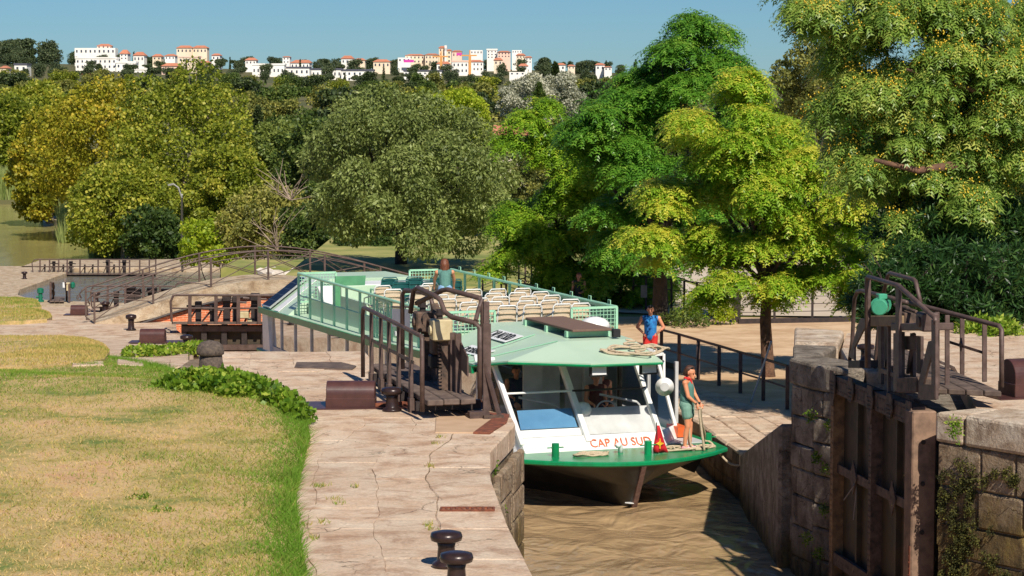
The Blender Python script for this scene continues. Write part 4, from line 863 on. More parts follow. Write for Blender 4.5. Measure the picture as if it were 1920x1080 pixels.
# cabin sides, floor, partitions
def trim_z(b): return interp(b, [(3,2.5),(6.3,2.44),(12,2.26),(21.7,2.1)])
bp('cabin_floor', MB().box(-2.1,2.1,1.4,21.5,1.005,1.03), 'cabin_grey')
for sgn in (-1, 1):
    mb = MB(); edges = [3.1,4.6,6.3,8,9.7,11.4,13.1,14.8,16.5,18.2,19.7,20.7,21.5]
    mb.add([], [])
    for a, b in zip(edges[:-1], edges[1:]):
        za, zb = trim_z(a), trim_z(b); x = sgn*2.2
        MBs = MB().hexa([(x-.03,a,1.0),(x+.03,a,1.0),(x+.03,b,1.0),(x-.03,b,1.0)], [(x-.03,a,1.18),(x+.03,a,1.18),(x+.03,b,1.18),(x-.03,b,1.18)])
        bp('side_panel', MBs, 'cabin_grey')
        bp('window_post', MB().bar((x,a+.04,1.18),(x,a+.04,za-.02),.07,.08), 'cabin_grey')
        w = bp('side_window', MB().add([(x,a+.09,1.19),(x,b-.01,1.19),(x,b-.01,min(za,zb)-.05),(x,a+.09,min(za,zb)-.05)], [(0,1,2,3)]), 'glass_side' if a > 6 else 'glass')
    mb = MB(); mbm = MB()
    for a, b in zip([3.0,6.3,9,12,15,18,21.7][:-1], [3.0,6.3,9,12,15,18,21.7][1:]):
        if sgn > 0 and a < 6: continue
        za, zb = trim_z(a), trim_z(b)
        mb.bar((sgn*2.36,a,za),(sgn*2.36,b,zb),.06,.16)
        mbm.add([(sgn*2.34,a,za+.06),(sgn*2.34,b,zb+.06),(sgn*1.75,b,zb+.10),(sgn*1.75,a,za+.10)], [(0,1,2,3)])
        mbm.add([(sgn*2.34,a,za-.06),(sgn*2.34,b,zb-.06),(sgn*1.75,b,zb-.02),(sgn*1.75,a,za-.02)], [(0,1,2,3)])
    bp('gunwale_trim', mb, 'green_paint'); bp('side_deck', mbm, 'mint')
bp('stern_wall', MB().hexa([(-2.28,21.4,.6),(2.28,21.4,.6),(2.28,21.52,.6),(-2.28,21.52,.6)], [(-2.28,21.52,2.12),(2.28,21.52,2.12),(2.28,21.64,2.12),(-2.28,21.64,2.12)]), 'cabin_grey')
bp('stern_quarter_panel', MB().hexa([(-2.30,20.6,.6),(-2.20,20.6,.6),(-2.20,21.5,.6),(-2.30,21.5,.6)], [(-2.30,21.0,2.1),(-2.20,21.0,2.1),(-2.20,21.6,2.1),(-2.30,21.6,2.1)]), 'white_paint')
for k, (x, y) in enumerate(((-1.05,3.6),(-.55,3.9),(.15,4.3),(.25,3.5))): bp('partition', MB().box(x,x+.42,y,y+.06,1.03,2.62), 'cabin_grey')
for x, y in ((-.25,5.5),(.75,4.8),(1.35,4.2)): bp('cabin_pole', MB().tube([(x,y,1.03),(x,y,2.65)], .055, 10), 'dark_iron')
wl_ = [V((.25+.24*math.cos(a), 2.15+.1*math.sin(a), 1.62+.22*math.sin(a))) for a in np.linspace(0, 2*math.pi, 20)]
bp('steering_wheel', MB().tube(wl_, .018, 6), 'cabin_grey')
for x0, y0 in ((-1.2,2.7),(.55,2.6)): bp('grab_rail', MB().tube([(x0+.75,y0+.3,1.35),(x0+.75,y0+.3,1.6),(x0+.65,y0+.3,1.7),(x0-.1,y0+.5,1.86)], .025, 8), 'cabin_grey')
bp('fan', MB().lathe([(.07,0),(.05,.1),(.05,.3),(.16,.34),(.19,.48),(.12,.6),(.02,.62)], (-.35,2.0,1.25), 14), 'white_paint', smooth=True)
bp('orange_lifebelt_box', MB().box(1.75,2.0,2.0,2.6,1.05,1.25), 'orange_paint')
# upper deck
UD = 2.48
bp('upper_deck', MB().box(-1.8,1.8,6.2,18.6,UD-.05,UD), 'mint')
bp('deck_bulkhead', MB().box(-1.78,1.78,6.32,6.38,UD-.3,2.95), 'mint')
for sgn in (-1,1): bp('deck_coaming', MB().box(sgn*1.78-.025,sgn*1.78+.025,6.4,18.4,UD-.25,UD+.22), 'mint')
def railing(sgn):
    x = sgn*2.12; y0, y1, zt = 6.3, 18.2, 3.36
    r_ = bp('deck_railing', MB().tube([(x,y0,zt),(x,y1,zt)], .035, 8), 'mint_rail')
    bp('rail', MB().tube([(x,y0,2.86),(x,y1,2.78)], .018, 6), 'mint_rail', r_)
    k = 0; y = y1
    while y > y0-.1:
        bp('post', MB().bar((x,y,trim_z(y)+.05),(x,y,zt),.055,.06), 'mint_rail', r_); y -= 1.19
        if sgn > 0 and y+.36 > y0: bp('eyelet', MB().tube([(x,y+.5,zt+.02),(x,y+.5,zt+.12),(x,y+.36,zt+.12),(x,y+.36,zt+.02)], .012, 5), 'mint_rail', r_)
    return r_
def meshpanel(p, q, z0, z1, parent=None, cell=.085):
    p = V(p); q = V(q); L_ = (q-p).length; d = (q-p)/L_; mb = MB(); nrm = V((d.y,-d.x,0))
    fr = bp('mesh_panel', MB().bar(p+V((0,0,z0)),p+V((0,0,z1)),.05,.05).bar(q+V((0,0,z0)),q+V((0,0,z1)),.05,.05).bar(p+V((0,0,z1)),q+V((0,0,z1)),.05,.05).bar(p+V((0,0,z0)),q+V((0,0,z0)),.04,.04), 'mint_rail', parent)
    s = cell
    while s < L_: mb.bar(p+d*s+V((0,0,z0)), p+d*s+V((0,0,z1)), .012, .012); s += cell
    z = z0+cell
    while z < z1: mb.bar(p+V((0,0,z)), q+V((0,0,z)), .012, .012); z += cell
    w = bp('mesh', mb, 'mint_rail', fr); return fr
rl, rr = railing(-1), railing(1)
meshpanel((-2.12,6.3,0),(-.75,6.3,0),2.5,3.36); meshpanel((1.05,6.3,0),(2.12,6.3,0),2.6,3.36)
meshpanel((2.12,6.35,0),(2.12,10.6,0),2.7,3.33, None); meshpanel((-2.12,18.2,0),(-1.1,18.2,0),2.6,3.36); meshpanel((.95,18.2,0),(1.75,18.2,0),2.6,3.36)
meshpanel((-2.12,9.6,0),(-2.12,10.8,0),2.4,3.3)
bp('name_sheet', MB().box(-2.20,-2.17,9.0,9.1,2.6,2.7), 'white_sheet')
# stair housing and sloping stern roof with the solar panel
sv = [V((-2.34,18.6,2.20)),V((-2.34,21.65,2.14)),V((2.34,21.65,2.14)),V((2.34,18.6,2.20)),V((-1.15,18.6,3.16)),V((-1.15,21.2,3.12)),V((1.15,21.2,3.12)),V((1.15,18.6,3.16))]
sr = bp('stern_roof', MB().add(sv, [(0,1,5,4),(1,2,6,5),(2,3,7,6),(4,5,6,7),(0,4,7,3)]), 'mint')
def sfl(s, t): return sv[0].lerp(sv[1], s).lerp(sv[4].lerp(sv[5], s), t)
q = [sfl(.93,.03), sfl(.62,.03), sfl(.62,.86), sfl(.93,.86)]; nn = (q[1]-q[0]).cross(q[3]-q[0]).normalized()
if nn.z < 0: nn = -nn
sp_ = bp('solar_panel', MB().extrude([p+nn*.05 for p in q], nn*.05), 'solar_frame', sr)
for i in range(5):
    a, b = .03+i*.19, .03+(i+1)*.19-.012
    def bl(s, t): return q[0].lerp(q[1], s).lerp(q[3].lerp(q[2], s), t)+nn*.102
    for s0, s1 in ((.04,.48),(.5,.96)): bp('solar_cell', MB().extrude([bl(s0,a),bl(s1,a),bl(s1,b),bl(s0,b)], nn*.006), 'solar_cell', sp_)
q = [sfl(.50,.03), sfl(.34,.03), sfl(.34,.95), sfl(.50,.95)]; bp('white_strip', MB().extrude([p+nn*.01 for p in q], nn*.02), 'white_sheet', sr)
bp('stair_hood', MB().extrude([(-1.6,17.2,UD),(-1.6,18.5,UD),(-1.6,18.5,3.0),(-1.6,18.2,3.0)], (.9,0,0)), 'white_paint', bevel=.02)
bp('stair_side', MB().box(-1.72,-.6,15.4,15.5,UD,UD+.75), 'mint', bevel=.02); bp('stair_side', MB().box(-1.74,-1.66,13.0,15.4,UD,UD+.5), 'mint'); bp('stair_hatch', MB().extrude([(-1.70,16.3,UD+.02),(-.9,16.3,UD+.02),(-.9,16.0,UD+.95),(-1.70,16.0,UD+.95)], (0,.05,0)), simple('mint_dark', S(120,186,140), S(104,170,126), 3, .4))
bp('stern_locker', MB().box(-.7,1.5,17.3,18.3,UD,3.02), 'mint', bevel=.03); bp('locker_lid', MB().box(-.75,1.6,17.2,18.35,3.022,3.1), 'white_paint', bevel=.02)
bp('guard_rail', MB().tube([(-1.0,15.2,UD),(-1.0,15.2,3.15),(-1.0,13.4,3.15),(-1.0,13.4,UD)], .025, 6).tube([(-1.0,15.2,2.75),(-1.0,13.4,2.75)], .018, 6).tube([(-1.0,13.4,3.15),(0,13.4,3.15),(0,13.4,UD)], .02, 6), 'mint_rail')
# mooring posts on the bow
for i, (x, y) in enumerate(((-1.42,.72),(.42,.42),(1.98,1.0))):
    b_ = bp('mooring_post', MB().lathe([(.075,1.0),(.075,1.26),(.07,1.265)], (x,y,0), 14), 'green_paint')
    bp('cross_pin', MB().tube([(x-.17,y,1.18),(x+.17,y,1.18)], .014, 6), 'green_paint', b_)
bp('air_pipe', MB().tube([(-.02,.78,1.0),(-.02,.78,1.12),(-.06,.74,1.17),(-.14,.66,1.16)], .05, 10), 'white_paint', smooth=True)
# flag on its short staff
flag = thing('flag', 'small red flag with yellow emblem drooping on the bow of the boat', 'flag', bw(.62,.42,1.0), TH)
MB().tube([bw(.62,.42,1.0), bw(.60,.42,1.62)], .012, 6).build('staff', 'dark_iron', flag)
mb = MB(); rows_ = 7
for k in range(rows_):
    t = k/(rows_-1); z = 1.56-.52*t; wd = .05+.27*t
    for j in range(5):
        u = j/4; mb.v.append(tuple(bw(.61-.13*t+u*wd+.05*t, .42+.04*math.sin(u*7+t*3)*t, z-.03*u*t)))
for k in range(rows_-1):
    for j in range(4): mb.f.append((k*5+j, k*5+j+1, (k+1)*5+j+1, (k+1)*5+j))
c_ = mb.build('cloth', 'red_cloth', flag, smooth=True); md = c_.modifiers.new('s', 'SOLIDIFY'); md.thickness = .006
MB().tube([bw(.60,.385,1.2), bw(.66,.385,1.24), bw(.72,.385,1.2), bw(.66,.385,1.16), bw(.60,.385,1.2)], .012, 5).tube([bw(.66,.385,1.3), bw(.66,.385,1.1)], .012, 5).tube([bw(.58,.39,1.2), bw(.74,.39,1.2)], .012, 5).build('emblem', 'gold', c_)
# ---- ropes
def rope(name, label, pts, r=.022, mat='rope', parent=None, group=None, n=7):
    P_ = [V(p) for p in pts]; out = []
    for i in range(len(P_)-1):                     # Catmull-Rom
        p0 = P_[max(i-1,0)]; p1 = P_[i]; p2 = P_[i+1]; p3 = P_[min(i+2,len(P_)-1)]
        for k in range(6):
            t = k/6; out.append(.5*((2*p1)+(p2-p0)*t+(2*p0-5*p1+4*p2-p3)*t*t+(3*p1-p0-3*p2+p3)*t**3))
    out.append(P_[-1]); o = MB().tube(out, r, n).build(name, mat, parent, smooth=True)
    return tag(o, label, 'rope', group) if label else o
def vis(s, t): return vL.lerp(vR, s).lerp(fL.lerp(fR, s), t)+V((0,0,.025))
pts = []
for k in range(54):
    a = k*.42; big = .30+.05*math.sin(k*.7); pts.append(BM @ (vis(.80+(.46+.12*math.sin(k*.31))*math.cos(a)*.85, .42+.16*math.sin(a)+.05*math.sin(k*.9))+V((0,0,.02*(k%3)))))
for k in range(14): pts.append(BM @ (vis(.82+.10*math.sin(k*1.7), .10+.05*k+.0)+V((0,0,.06+.02*(k%2)))))
rope('rope_coil', 'tan rope bundle tied in a loose figure of eight on the green visor roof', pts, .02)
pts = [bw(-.86+.33*math.cos(k*.55)+.06*math.sin(k*.23)+.15, .60+.12*math.sin(k*.55)+.03*math.sin(k*1.3), 1.02+.012*(k%4)) for k in range(34)]
rope('rope_coil', 'flat tan rope coil on the green bow deck left of the flag', pts, .022)
pts = [bw(.98+.50*math.cos(k*.5)*(1 if k%3 else .7)+.02*k, .68+.16*math.sin(k*.5)+.04*math.sin(k*1.1), 1.02+.014*(k%4)) for k in range(36)]
pts += [bw(1.5,.72,1.03), bw(1.45,.75,1.5)]
rope('rope_pile', "heap of tan rope on the bow deck at the woman's feet", pts, .022)
# ---- café chairs on the upper deck
def make_chair(kind):
    t = thing('wicker_armchair' if kind == 'w' else 'plastic_armchair', 'x', 'chair')
    fm = 'chair_metal' if kind == 'w' else 'teal_plastic'; bm = 'wicker' if kind == 'w' else 'teal_plastic'
    mb = MB(); N_ = 7
    for k in range(2):
        for i in range(N_):
            u = i/(N_-1)*2-1; zt = (.93-.03*u*u) if k else .46
            mb.v += [(u*(.20 if k else .22), -.20-.05*k+.025*u*u-(.06 if k else 0), zt), (u*(.20 if k else .22), -.225-.05*k+.025*u*u-(.06 if k else 0), zt)]
    for i in range(N_-1):
        a = 2*i; b = 2*N_+2*i
        mb.f += [(a,a+2,b+2,b),(a+1,b+1,b+3,a+3),(b,b+2,b+3,b+1)]
    mb.f += [(0,2*N_,2*N_+1,1),(2*N_-2,2*N_-1,4*N_-1,4*N_-2)]
    bk_ = mb.build('backrest', bm, t, local=True)
    for z_ in (.55,.66,.77,.88): MB().box(-.205,.205,-.285-(z_-.46)*.12,-.262-(z_-.46)*.12,z_,z_+.012).build('back_weave', 'rope' if kind == 'w' else bm, bk_, local=True)
    MB().tube([(-.225,-.24,.45),(-.21,-.33,.90),(-.17,-.345,.955),(.17,-.345,.955),(.21,-.33,.90),(.225,-.24,.45)], .016, 6).build('back_frame', fm if kind != 'w' else 'white_paint', t, local=True)
    MB().prism([(-.22,-.2),(.22,-.2),(.25,.24),(-.25,.24)], .41, .45).build('seat', bm, t, local=True, bevel=.015)
    for s in (-1,1):
        MB().tube([(s*.20,-.36,.80),(s*.27,-.22,.70),(s*.30,-.02,.66),(s*.29,.18,.62),(s*.27,.24,.5),(s*.26,.25,0)], .017, 6).build('armrest', fm, t, local=True, smooth=True)
        MB().tube([(s*.21,-.2,.44),(s*.23,-.30,0)], .015, 6).build('leg', fm, t, local=True)
    return t
cw, ct = make_chair('w'), make_chair('t'); usedc = {'w': False, 't': False}
def put_chair(kind, x, y, rz, label, group):
    src = cw if kind == 'w' else ct
    o = src if not usedc[kind] else copy_tree(src); usedc[kind] = True
    p = bw(x, y, UD+.003); o.location = p; o.rotation_euler = (0,0,TH+rz+random.uniform(-.12,.12)); tag(o, label, 'chair', group)
ordn = ['leftmost', 'second from the left', 'third from the left', 'fourth from the left', 'rightmost']
rown = ['front row', 'second row', 'third row', 'fourth row', 'fifth row']
for ri, y in enumerate((6.9,7.95,9.0,10.1,11.2)):
    for ci, x in enumerate((-1.05,-.35,.3,.9,1.45)):
        put_chair('w', x+random.uniform(-.05,.05)+.1*(ri%2), y+random.uniform(-.1,.1), 0, f'pale wicker armchair, {ordn[ci]} in the {rown[ri]} of the sun deck', 'pale wicker chairs on the sun deck')
for ci, (x, y) in enumerate(((-1.45,11.9),(-1.45,13.0),(-.6,12.6),(-.1,13.3))):
    put_chair('w', x, y, random.uniform(-.3,.3), ['pale wicker armchair by the left railing just behind the fifth row', 'pale wicker armchair by the left railing nearest the stair hatch', 'pale wicker armchair left of the teal chairs, nearer the bow', 'pale wicker armchair touching the front of the teal chairs'][ci], 'pale wicker chairs on the sun deck')
for ri, y in enumerate((14.3,15.4)):
    for ci, x in enumerate((-.55,.15,.8)):
        put_chair('t', x, y, 0, f'dark teal slatted armchair, {["leftmost","middle one","rightmost"][ci]} in the {["nearer","farther"][ri]} teal row on the sun deck', 'teal chairs on the sun deck')
# ================================================================== LOCK GATES, BOLLARDS, BRIDGE, FENCES
class Frame:
    """local frame of a gate: x across (to the right), y along the leaf, z up"""
    def __init__(s, name, label, origin, rz, group=None, cat='lock gate'):
        s.t = thing(name, label, cat, origin, rz, group); s.M = ROOT[s.t]; s.Mi = s.M.inverted()
    def px(s, x, y, w):                   # pixel -> local point on the upright plane x = w of the frame
        r = s.Mi.to_3x3() @ ray(x, y); o = s.Mi @ V((0,0,CZ)); k = (w-o.x)/r.x; return o+r*k
    def part(s, name, mb, mat, parent=None, **k): return mb.build(name, mat, parent or s.t, local=True, **k)
def rivets(mb, a, b, n, r, out):
    a = V(a); b = V(b); out = V(out)
    for i in range(n):
        c = a.lerp(b, (i+.5)/n); d = (b-a).normalized()*r; e = out.cross(d.normalized())*r
        mb.add([c-d-e, c+d-e, c+d+e, c-d+e, c+out*r*.8], [(0,1,4),(1,2,4),(2,3,4),(3,0,4)])
# ---- open left leaf beside the boat
gL = Frame('lock_gate', 'open brown iron lock gate with plank walkway and rack gear left of the boat', (-.51,31.97,0), math.radians(13.65), 'lock gates')
for i in range(3):
    x0 = -.66+i*.235; gL.part('plank', MB().hexa([(x0,0+.04*(i%2),.19),(x0+.222,.03*(i%3),.19),(x0+.222,4.5,.19),(x0,4.5,.19)], [(x0,0+.04*(i%2),.27),(x0+.222,.03*(i%3),.27),(x0+.222,4.5,.27),(x0,4.5,.27)]), 'plank', bevel=.012)
for y in (.5,1.6,2.7,3.8): gL.part('bearer', MB().box(-.72,.2,y,y+.1,.06,.188), 'dark_iron')
rl_ = gL.part('handrail', MB().tube([(-.74,4.62,.05),(-.74,4.62,1.02),(-.74,4.55,1.13),(-.74,4.4,1.15),(-.74,0.02,1.15),(-.74,-.02,1.1),(-.74,-.02,.12)], .033, 8), 'iron', smooth=True)
gL.part('mid_rail', MB().bar((-.73,4.5,.70),(-.73,.6,.72),.012,.05), 'iron')
for i, y in enumerate((3.95,3.15,2.5,1.75,.85)):
    gL.part('rail_post', MB().hexa([(-.75,y-.075,-.05),(-.70,y-.075,-.05),(-.70,y+.075,-.05),(-.75,y+.075,-.05)], [(-.75,y-.03,1.13),(-.70,y-.03,1.13),(-.70,y+.03,1.13),(-.75,y+.03,1.13)]).box(-.76,-.69,y-.09,y+.09,-.1,.2), 'iron', bevel=.006)
# leaf under the walkway
gL.part('leaf_beam', MB().box(.18,.48,-.1,3.6,-.2,.05), 'iron'); gL.part('leaf_plate', MB().box(.25,.34,0,3.5,-3.9,-.2), 'gate_plate')
for y in (-.08,1.7,3.45): gL.part('leaf_post', MB().box(.18,.46,y,y+.14,-3.9,.1), 'iron')
# gear: two racks with gear cases, plates and guard rails
for i, y in enumerate((1.05,2.25)):
    mb = MB().box(.02,.12,y-.04,y+.04,.27,1.05); 
    for k in range(15): z = .3+k*.05; mb.box(-.02,.02,y-.045,y+.045,z,z+.024)
    gL.part('rack', mb, 'rust_iron')
    gL.part('rack_guide', MB().box(.12,.2,y-.16,y-.1,.1,1.1).box(.12,.2,y+.1,y+.16,.1,1.1), 'iron')
    gL.part('gear_case', MB().box(-.12,.16,y-.14,y+.14,.98,1.28), 'beige_box' if i == 0 else 'rust_iron', bevel=.02)
    gL.part('gear_cover', MB().tube([(-.15,y,1.12),(-.122,y,1.12)], .07, 14), 'beige_box' if i == 0 else 'rust_iron')
    gL.part('spindle', MB().tube([(0,y,1.28),(0,y,1.42)], .045, 10).tube([(0,y,1.34),(0,y,1.37)], .075, 10), 'dark_iron')
gL.part('gear_frame', MB().box(-.06,.22,1.25,1.5,.75,1.22).box(-.02,.18,1.45,1.95,1.0,1.12), 'rust_iron', bevel=.02)
gL.part('gear_frame', MB().hexa([(.0,1.4,.6),(.1,1.4,.6),(.1,1.75,.95),(.0,1.75,.95)], [(.0,1.3,1.2),(.1,1.3,1.2),(.1,1.6,1.45),(.0,1.6,1.45)]), 'rust_iron')
gL.part('pinion', MB().tube([(-.05,1.2,1.22),(-.05,1.9,1.22)], .035, 8).tube([(-.05,1.55,1.22),(-.05,1.6,1.22)], .11, 12), 'rust_iron')
gL.part('motor_box', MB().box(-.08,.1,1.28,1.5,.55,.74), 'black_rubber', bevel=.02)
for x_, y_ in ((.2,.75),(.25,1.7),(.25,2.6)): gL.part('support', MB().bar((x_,y_,.1),(x_,y_,1.1),.085,.07), 'iron')
gL.part('plate', MB().extrude([(.22,.25,.55),(.22,.75,.62),(.22,.75,1.0),(.22,.25,.82)], (.02,0,0)), 'iron')
gL.part('guard_hoop', MB().tube([(.34,0,.27),(.34,0,1.25),(.30,.1,1.31),(.05,.45,1.36),(-.02,.60,1.42),(-.06,.72,1.58),(-.10,.85,1.62),(-.2,1.6,1.68),(-.24,1.72,1.64),(-.26,1.85,1.3)], .036, 8), 'iron', smooth=True)
gL.part('guard_hoop', MB().tube([(.48,.35,.27),(.46,.35,1.54),(.44,.42,1.62),(.1,1.0,1.70),(.05,1.1,1.68),(-.2,1.7,1.45)], .036, 8), 'iron', smooth=True)
gL.part('guard_hoop', MB().tube([(.3,.08,1.34),(.4,.3,1.5),(.46,.38,1.60)], .032, 8), 'iron')
gL.part('guard_hoop', MB().tube([(.2,2.5,.27),(.2,2.5,1.35),(.18,2.6,1.48),(.12,2.9,1.5),(.0,3.6,1.48),(-.02,3.7,1.4),(-.02,3.7,.27)], .034, 8), 'iron', smooth=True)
gL.part('guard_post', MB().bar((.45,.05,.1),(.45,.05,1.3),.11,.05).bar((.5,.3,.1),(.5,.3,1.58),.08,.05), 'iron')
gL.part('brace', MB().bar((.42,.05,.75),(.60,-.10,.02),.06,.04), 'iron'); mb = MB().box(.36,.64,-.18,-.12,-.18,.06); rivets(mb, (.38,-.181,-.06), (.62,-.181,-.06), 4, .02, (0,-1,0)); gL.part('foot_plate', mb, 'rust_iron')
for o_ in KIDS[gL.t]:
    if o_.name.split('.')[0] not in ('plank','bearer','handrail','mid_rail','rail_post'): o_.location.x -= .27
# white notice on the gate
sgn = thing('notice_board', 'blank white notice board hung on the rail of the left lock gate', 'sign', (gL.M @ V((-.05,3.2,.7))), math.radians(13.65))
q = [gL.M @ gL.px(x, y, .02) for x, y in ((735,612),(769,618),(769,580),(735,579))]
MB().extrude(q, (.0,.02,0)).build('board', 'white_sheet', sgn); MB().tube([q[3]+V((0,.03,.03)), q[2]+V((0,.03,.03))], .015, 6).build('hanger', 'iron', sgn)
# ---- right leaf in its recess
gR = Frame('lock_gate', 'tall riveted iron lock gate with green motor between the stone pier and the mossy wall', (5.81,33.4,0), math.radians(9.1), 'lock gates')
LEN = 3.85
gR.part('leaf_plate', MB().box(.06,.12,0,LEN,-4.2,-.28), 'gate_plate')
mb = MB().box(-.10,.10,-.1,LEN,-.30,-.02)
rivets(mb, (-.101,0,-.08), (-.101,LEN-.1,-.08), 34, .017, (-1,0,0)); rivets(mb, (-.101,0,-.24), (-.101,LEN-.1,-.24), 34, .017, (-1,0,0))
gR.part('top_beam', mb, 'rust_iron')
for y, wd, m_ in ((LEN-.1,.16,'ochre_rust'),(1.78,.13,'rust_iron')):
    mb = MB().box(-.12,.10,y-wd/2,y+wd/2,-4.2,-.02); rivets(mb, (-.121,y-.03,-4), (-.121,y-.03,-.3), 44, .016, (-1,0,0)); rivets(mb, (-.121,y+.03,-4), (-.121,y+.03,-.3), 44, .016, (-1,0,0)); gR.part('leaf_post', mb, m_)
gR.part('mitre_post', MB().box(-.16,.2,-.28,.06,-4.2,-.06), 'timber', bevel=.02); mb = MB()
for z in (-.5,-1.1,-1.8,-2.5,-3.2): mb.tube([(.0,-.30,z),(.0,-.282,z)], .035, 10)
gR.part('bolt', mb, 'dark_iron')
mb = MB().box(-.17,-.12,-.26,-.2,-4.2,-2.0); rivets(mb, (-.171,-.23,-4.1), (-.171,-.23,-2.1), 22, .016, (-1,0,0)); gR.part('rivet_strip', mb, 'old_rust')
for y in (.85,2.75): gR.part('leaf_bar', MB().box(-.02,.06,y-.04,y+.04,-4.2,-.3), 'gate_plate')
for y0, y1 in ((.06,1.7),(1.86,3.7)):
    for z in (-1.5,):
        gR.part('cross_bar', MB().bar((-.04,y0,z),(-.04,y1,z),.03,.14), 'rust_iron'); ym = .85 if y0 < 1 else 2.75
        gR.part('diamond_plate', MB().extrude([(-.06,ym-.17,z),(-.06,ym,z-.27),(-.06,ym+.17,z),(-.06,ym,z+.27)], (-.02,0,0)), 'rust_iron')
    mb = MB().bar((-.07,y0,-2.95),(-.07,y1,-2.95),.06,.2); rivets(mb, (-.101,y0,-2.95), (-.101,y1,-2.95), 14, .016, (-1,0,0)); gR.part('bottom_beam', mb, 'rust_iron')
for y, h in ((LEN-.15,.34),(2.75,.16),(1.78,.36),(.85,.16),(-.02,.42)):
    mb = MB().extrude([(-.125,y-.16,-.16),(-.125,y-.06,-.16-h),(-.125,y+.06,-.16-h),(-.125,y+.16,-.16),(-.125,y+.10,.06),(-.125,y-.10,.06)], (-.02,0,0))
    for k in range(4): rivets(mb, (-.146,y-.10,-.12-.06*k), (-.146,y+.10,-.12-.06*k), 4, .015, (-1,0,0))
    gR.part('gusset_plate', mb, 'rust_iron')
def trace(name, pts, w, r, mat='iron', **k): return gR.part(name, MB().tube([gR.px(x, y, w) for x, y in pts], r, 8), mat, smooth=True, **k)
def plate(name, pts, w, th=.03, mat='iron', bev=.006): return gR.part(name, MB().extrude([gR.px(x, y, w) for x, y in pts], (th,0,0)), mat, bevel=bev)
def ubar(name, a, b, w, wd, th=.05, mat='iron'):
    return gR.part(name, MB().bar(gR.px(*a, w), gR.px(*b, w), th, wd, up=(0,1,0)), mat, bevel=.006)
trace('guard_rail', [(1626,690),(1626,530),(1628,519),(1684,535),(1754,597),(1755,608)], -.12, .036)
ubar('guard_post', (1685,733),(1685,536), -.12, .16); ubar('guard_post', (1627,690),(1627,520), -.1, .17); ubar('guard_post', (1753,748),(1753,600), -.12, .17)
trace('guard_rail', [(1655,556),(1665,515),(1669,512),(1713,524),(1717,528),(1726,568)], .55, .034)
trace('guard_rail', [(1593,676),(1598,640),(1602,560),(1607,547),(1616,545),(1660,556),(1700,567)], .2, .034)
plate('brace_plate', [(1590,668),(1595,655),(1612,597),(1624,598),(1622,612),(1602,652),(1602,676)], -.05)
plate('brace_plate', [(1721,746),(1721,718),(1740,640),(1750,638),(1750,652),(1731,722),(1731,746)], -.14)
mb = MB().extrude([gR.px(x, y, -.15) for x, y in ((1724,750),(1752,750),(1752,722),(1724,720))], (.03,0,0)); gR.part('foot_plate', mb, 'iron')
plate('front_box', [(1681,736),(1718,736),(1718,708),(1681,708)], -.16, .3, 'rust_iron'); plate('lintel', [(1590,690),(1612,690),(1612,676),(1590,676)], -.08, .4, 'dark_iron')
gR.part('motor_table', MB().hexa([gR.px(1632,612,-.1), gR.px(1683,612,-.1), gR.px(1683,612,-.1)+V((.5,0,0)), gR.px(1632,612,-.1)+V((.5,0,0))], [gR.px(1632,592,-.1), gR.px(1683,592,-.1), gR.px(1683,592,-.1)+V((.5,0,0)), gR.px(1632,592,-.1)+V((.5,0,0))]) , simple('olive_table', S(150,126,92), S(120,96,70), 6, .7), bevel=.01)
gR.part('gear_table', MB().hexa([gR.px(1670,620,-.12), gR.px(1725,620,-.12), gR.px(1725,620,-.12)+V((.5,0,0)), gR.px(1670,620,-.12)+V((.5,0,0))], [gR.px(1670,606,-.12), gR.px(1725,606,-.12), gR.px(1725,606,-.12)+V((.5,0,0)), gR.px(1670,606,-.12)+V((.5,0,0))]), 'iron', bevel=.01)
mc = gR.px(1652,574,.1); mo = gR.part('motor', MB().tube([mc+V((.12,.30,0)), mc+V((-.10,-.22,0))], .125, 16), 'motor_green', smooth=False, bevel=.015)
gR.part('terminal_box', MB().box(mc.x-.07,mc.x+.07,mc.y-.1,mc.y+.06,mc.z+.11,mc.z+.19), 'motor_green', mo, bevel=.012)
for k in range(6): gR.part('cooling_fin', MB().tube([mc+V((.10-.03*k,.24-.06*k,0)), mc+V((.095-.03*k,.228-.06*k,0))], .138, 14), 'motor_green', mo)
gc = gR.px(1736,603,-.05); gb = gR.part('gear_case', MB().box(gc.x-.1,gc.x+.14,gc.y-.16,gc.y+.16,gc.z-.13,gc.z+.13), 'iron', bevel=.02); gR.part('gear_cover', MB().tube([gc+V((-.12,0,0)), gc+V((-.101,0,0))], .075, 14), 'rust_iron', gb)
g2 = gR.px(1700,592,.1); gR.part('gear_block', MB().box(g2.x-.1,g2.x+.1,g2.y-.2,g2.y+.2,g2.z-.13,g2.z+.06).tube([g2+V((-.02,-.5,.1)), g2+V((-.02,.5,.12))], .03, 8).tube([g2+V((0,.1,.02)), g2+V((0,.14,.02))], .13, 12), 'rust_iron', bevel=.012)
for a, b, w, wd in (((1652,720),(1652,612),.1,.16),((1667,735),(1667,612),.0,.06),((1680,735),(1680,625),-.05,.12),((1691,710),(1691,622),.0,.14),((1712,715),(1712,625),.15,.14),((1640,690),(1648,612),.3,.06),((1702,700),(1714,625),.1,.05),((1662,700),(1662,612),.4,.2),((1725,700),(1725,630),.4,.2)):
    ubar('support', a, b, w, wd)
plate('gear_plate', [(1691,656),(1716,656),(1716,630),(1691,630)], .05, .03); plate('cross_plate', [(1652,700),(1690,712),(1690,704),(1652,690)], .0, .03)
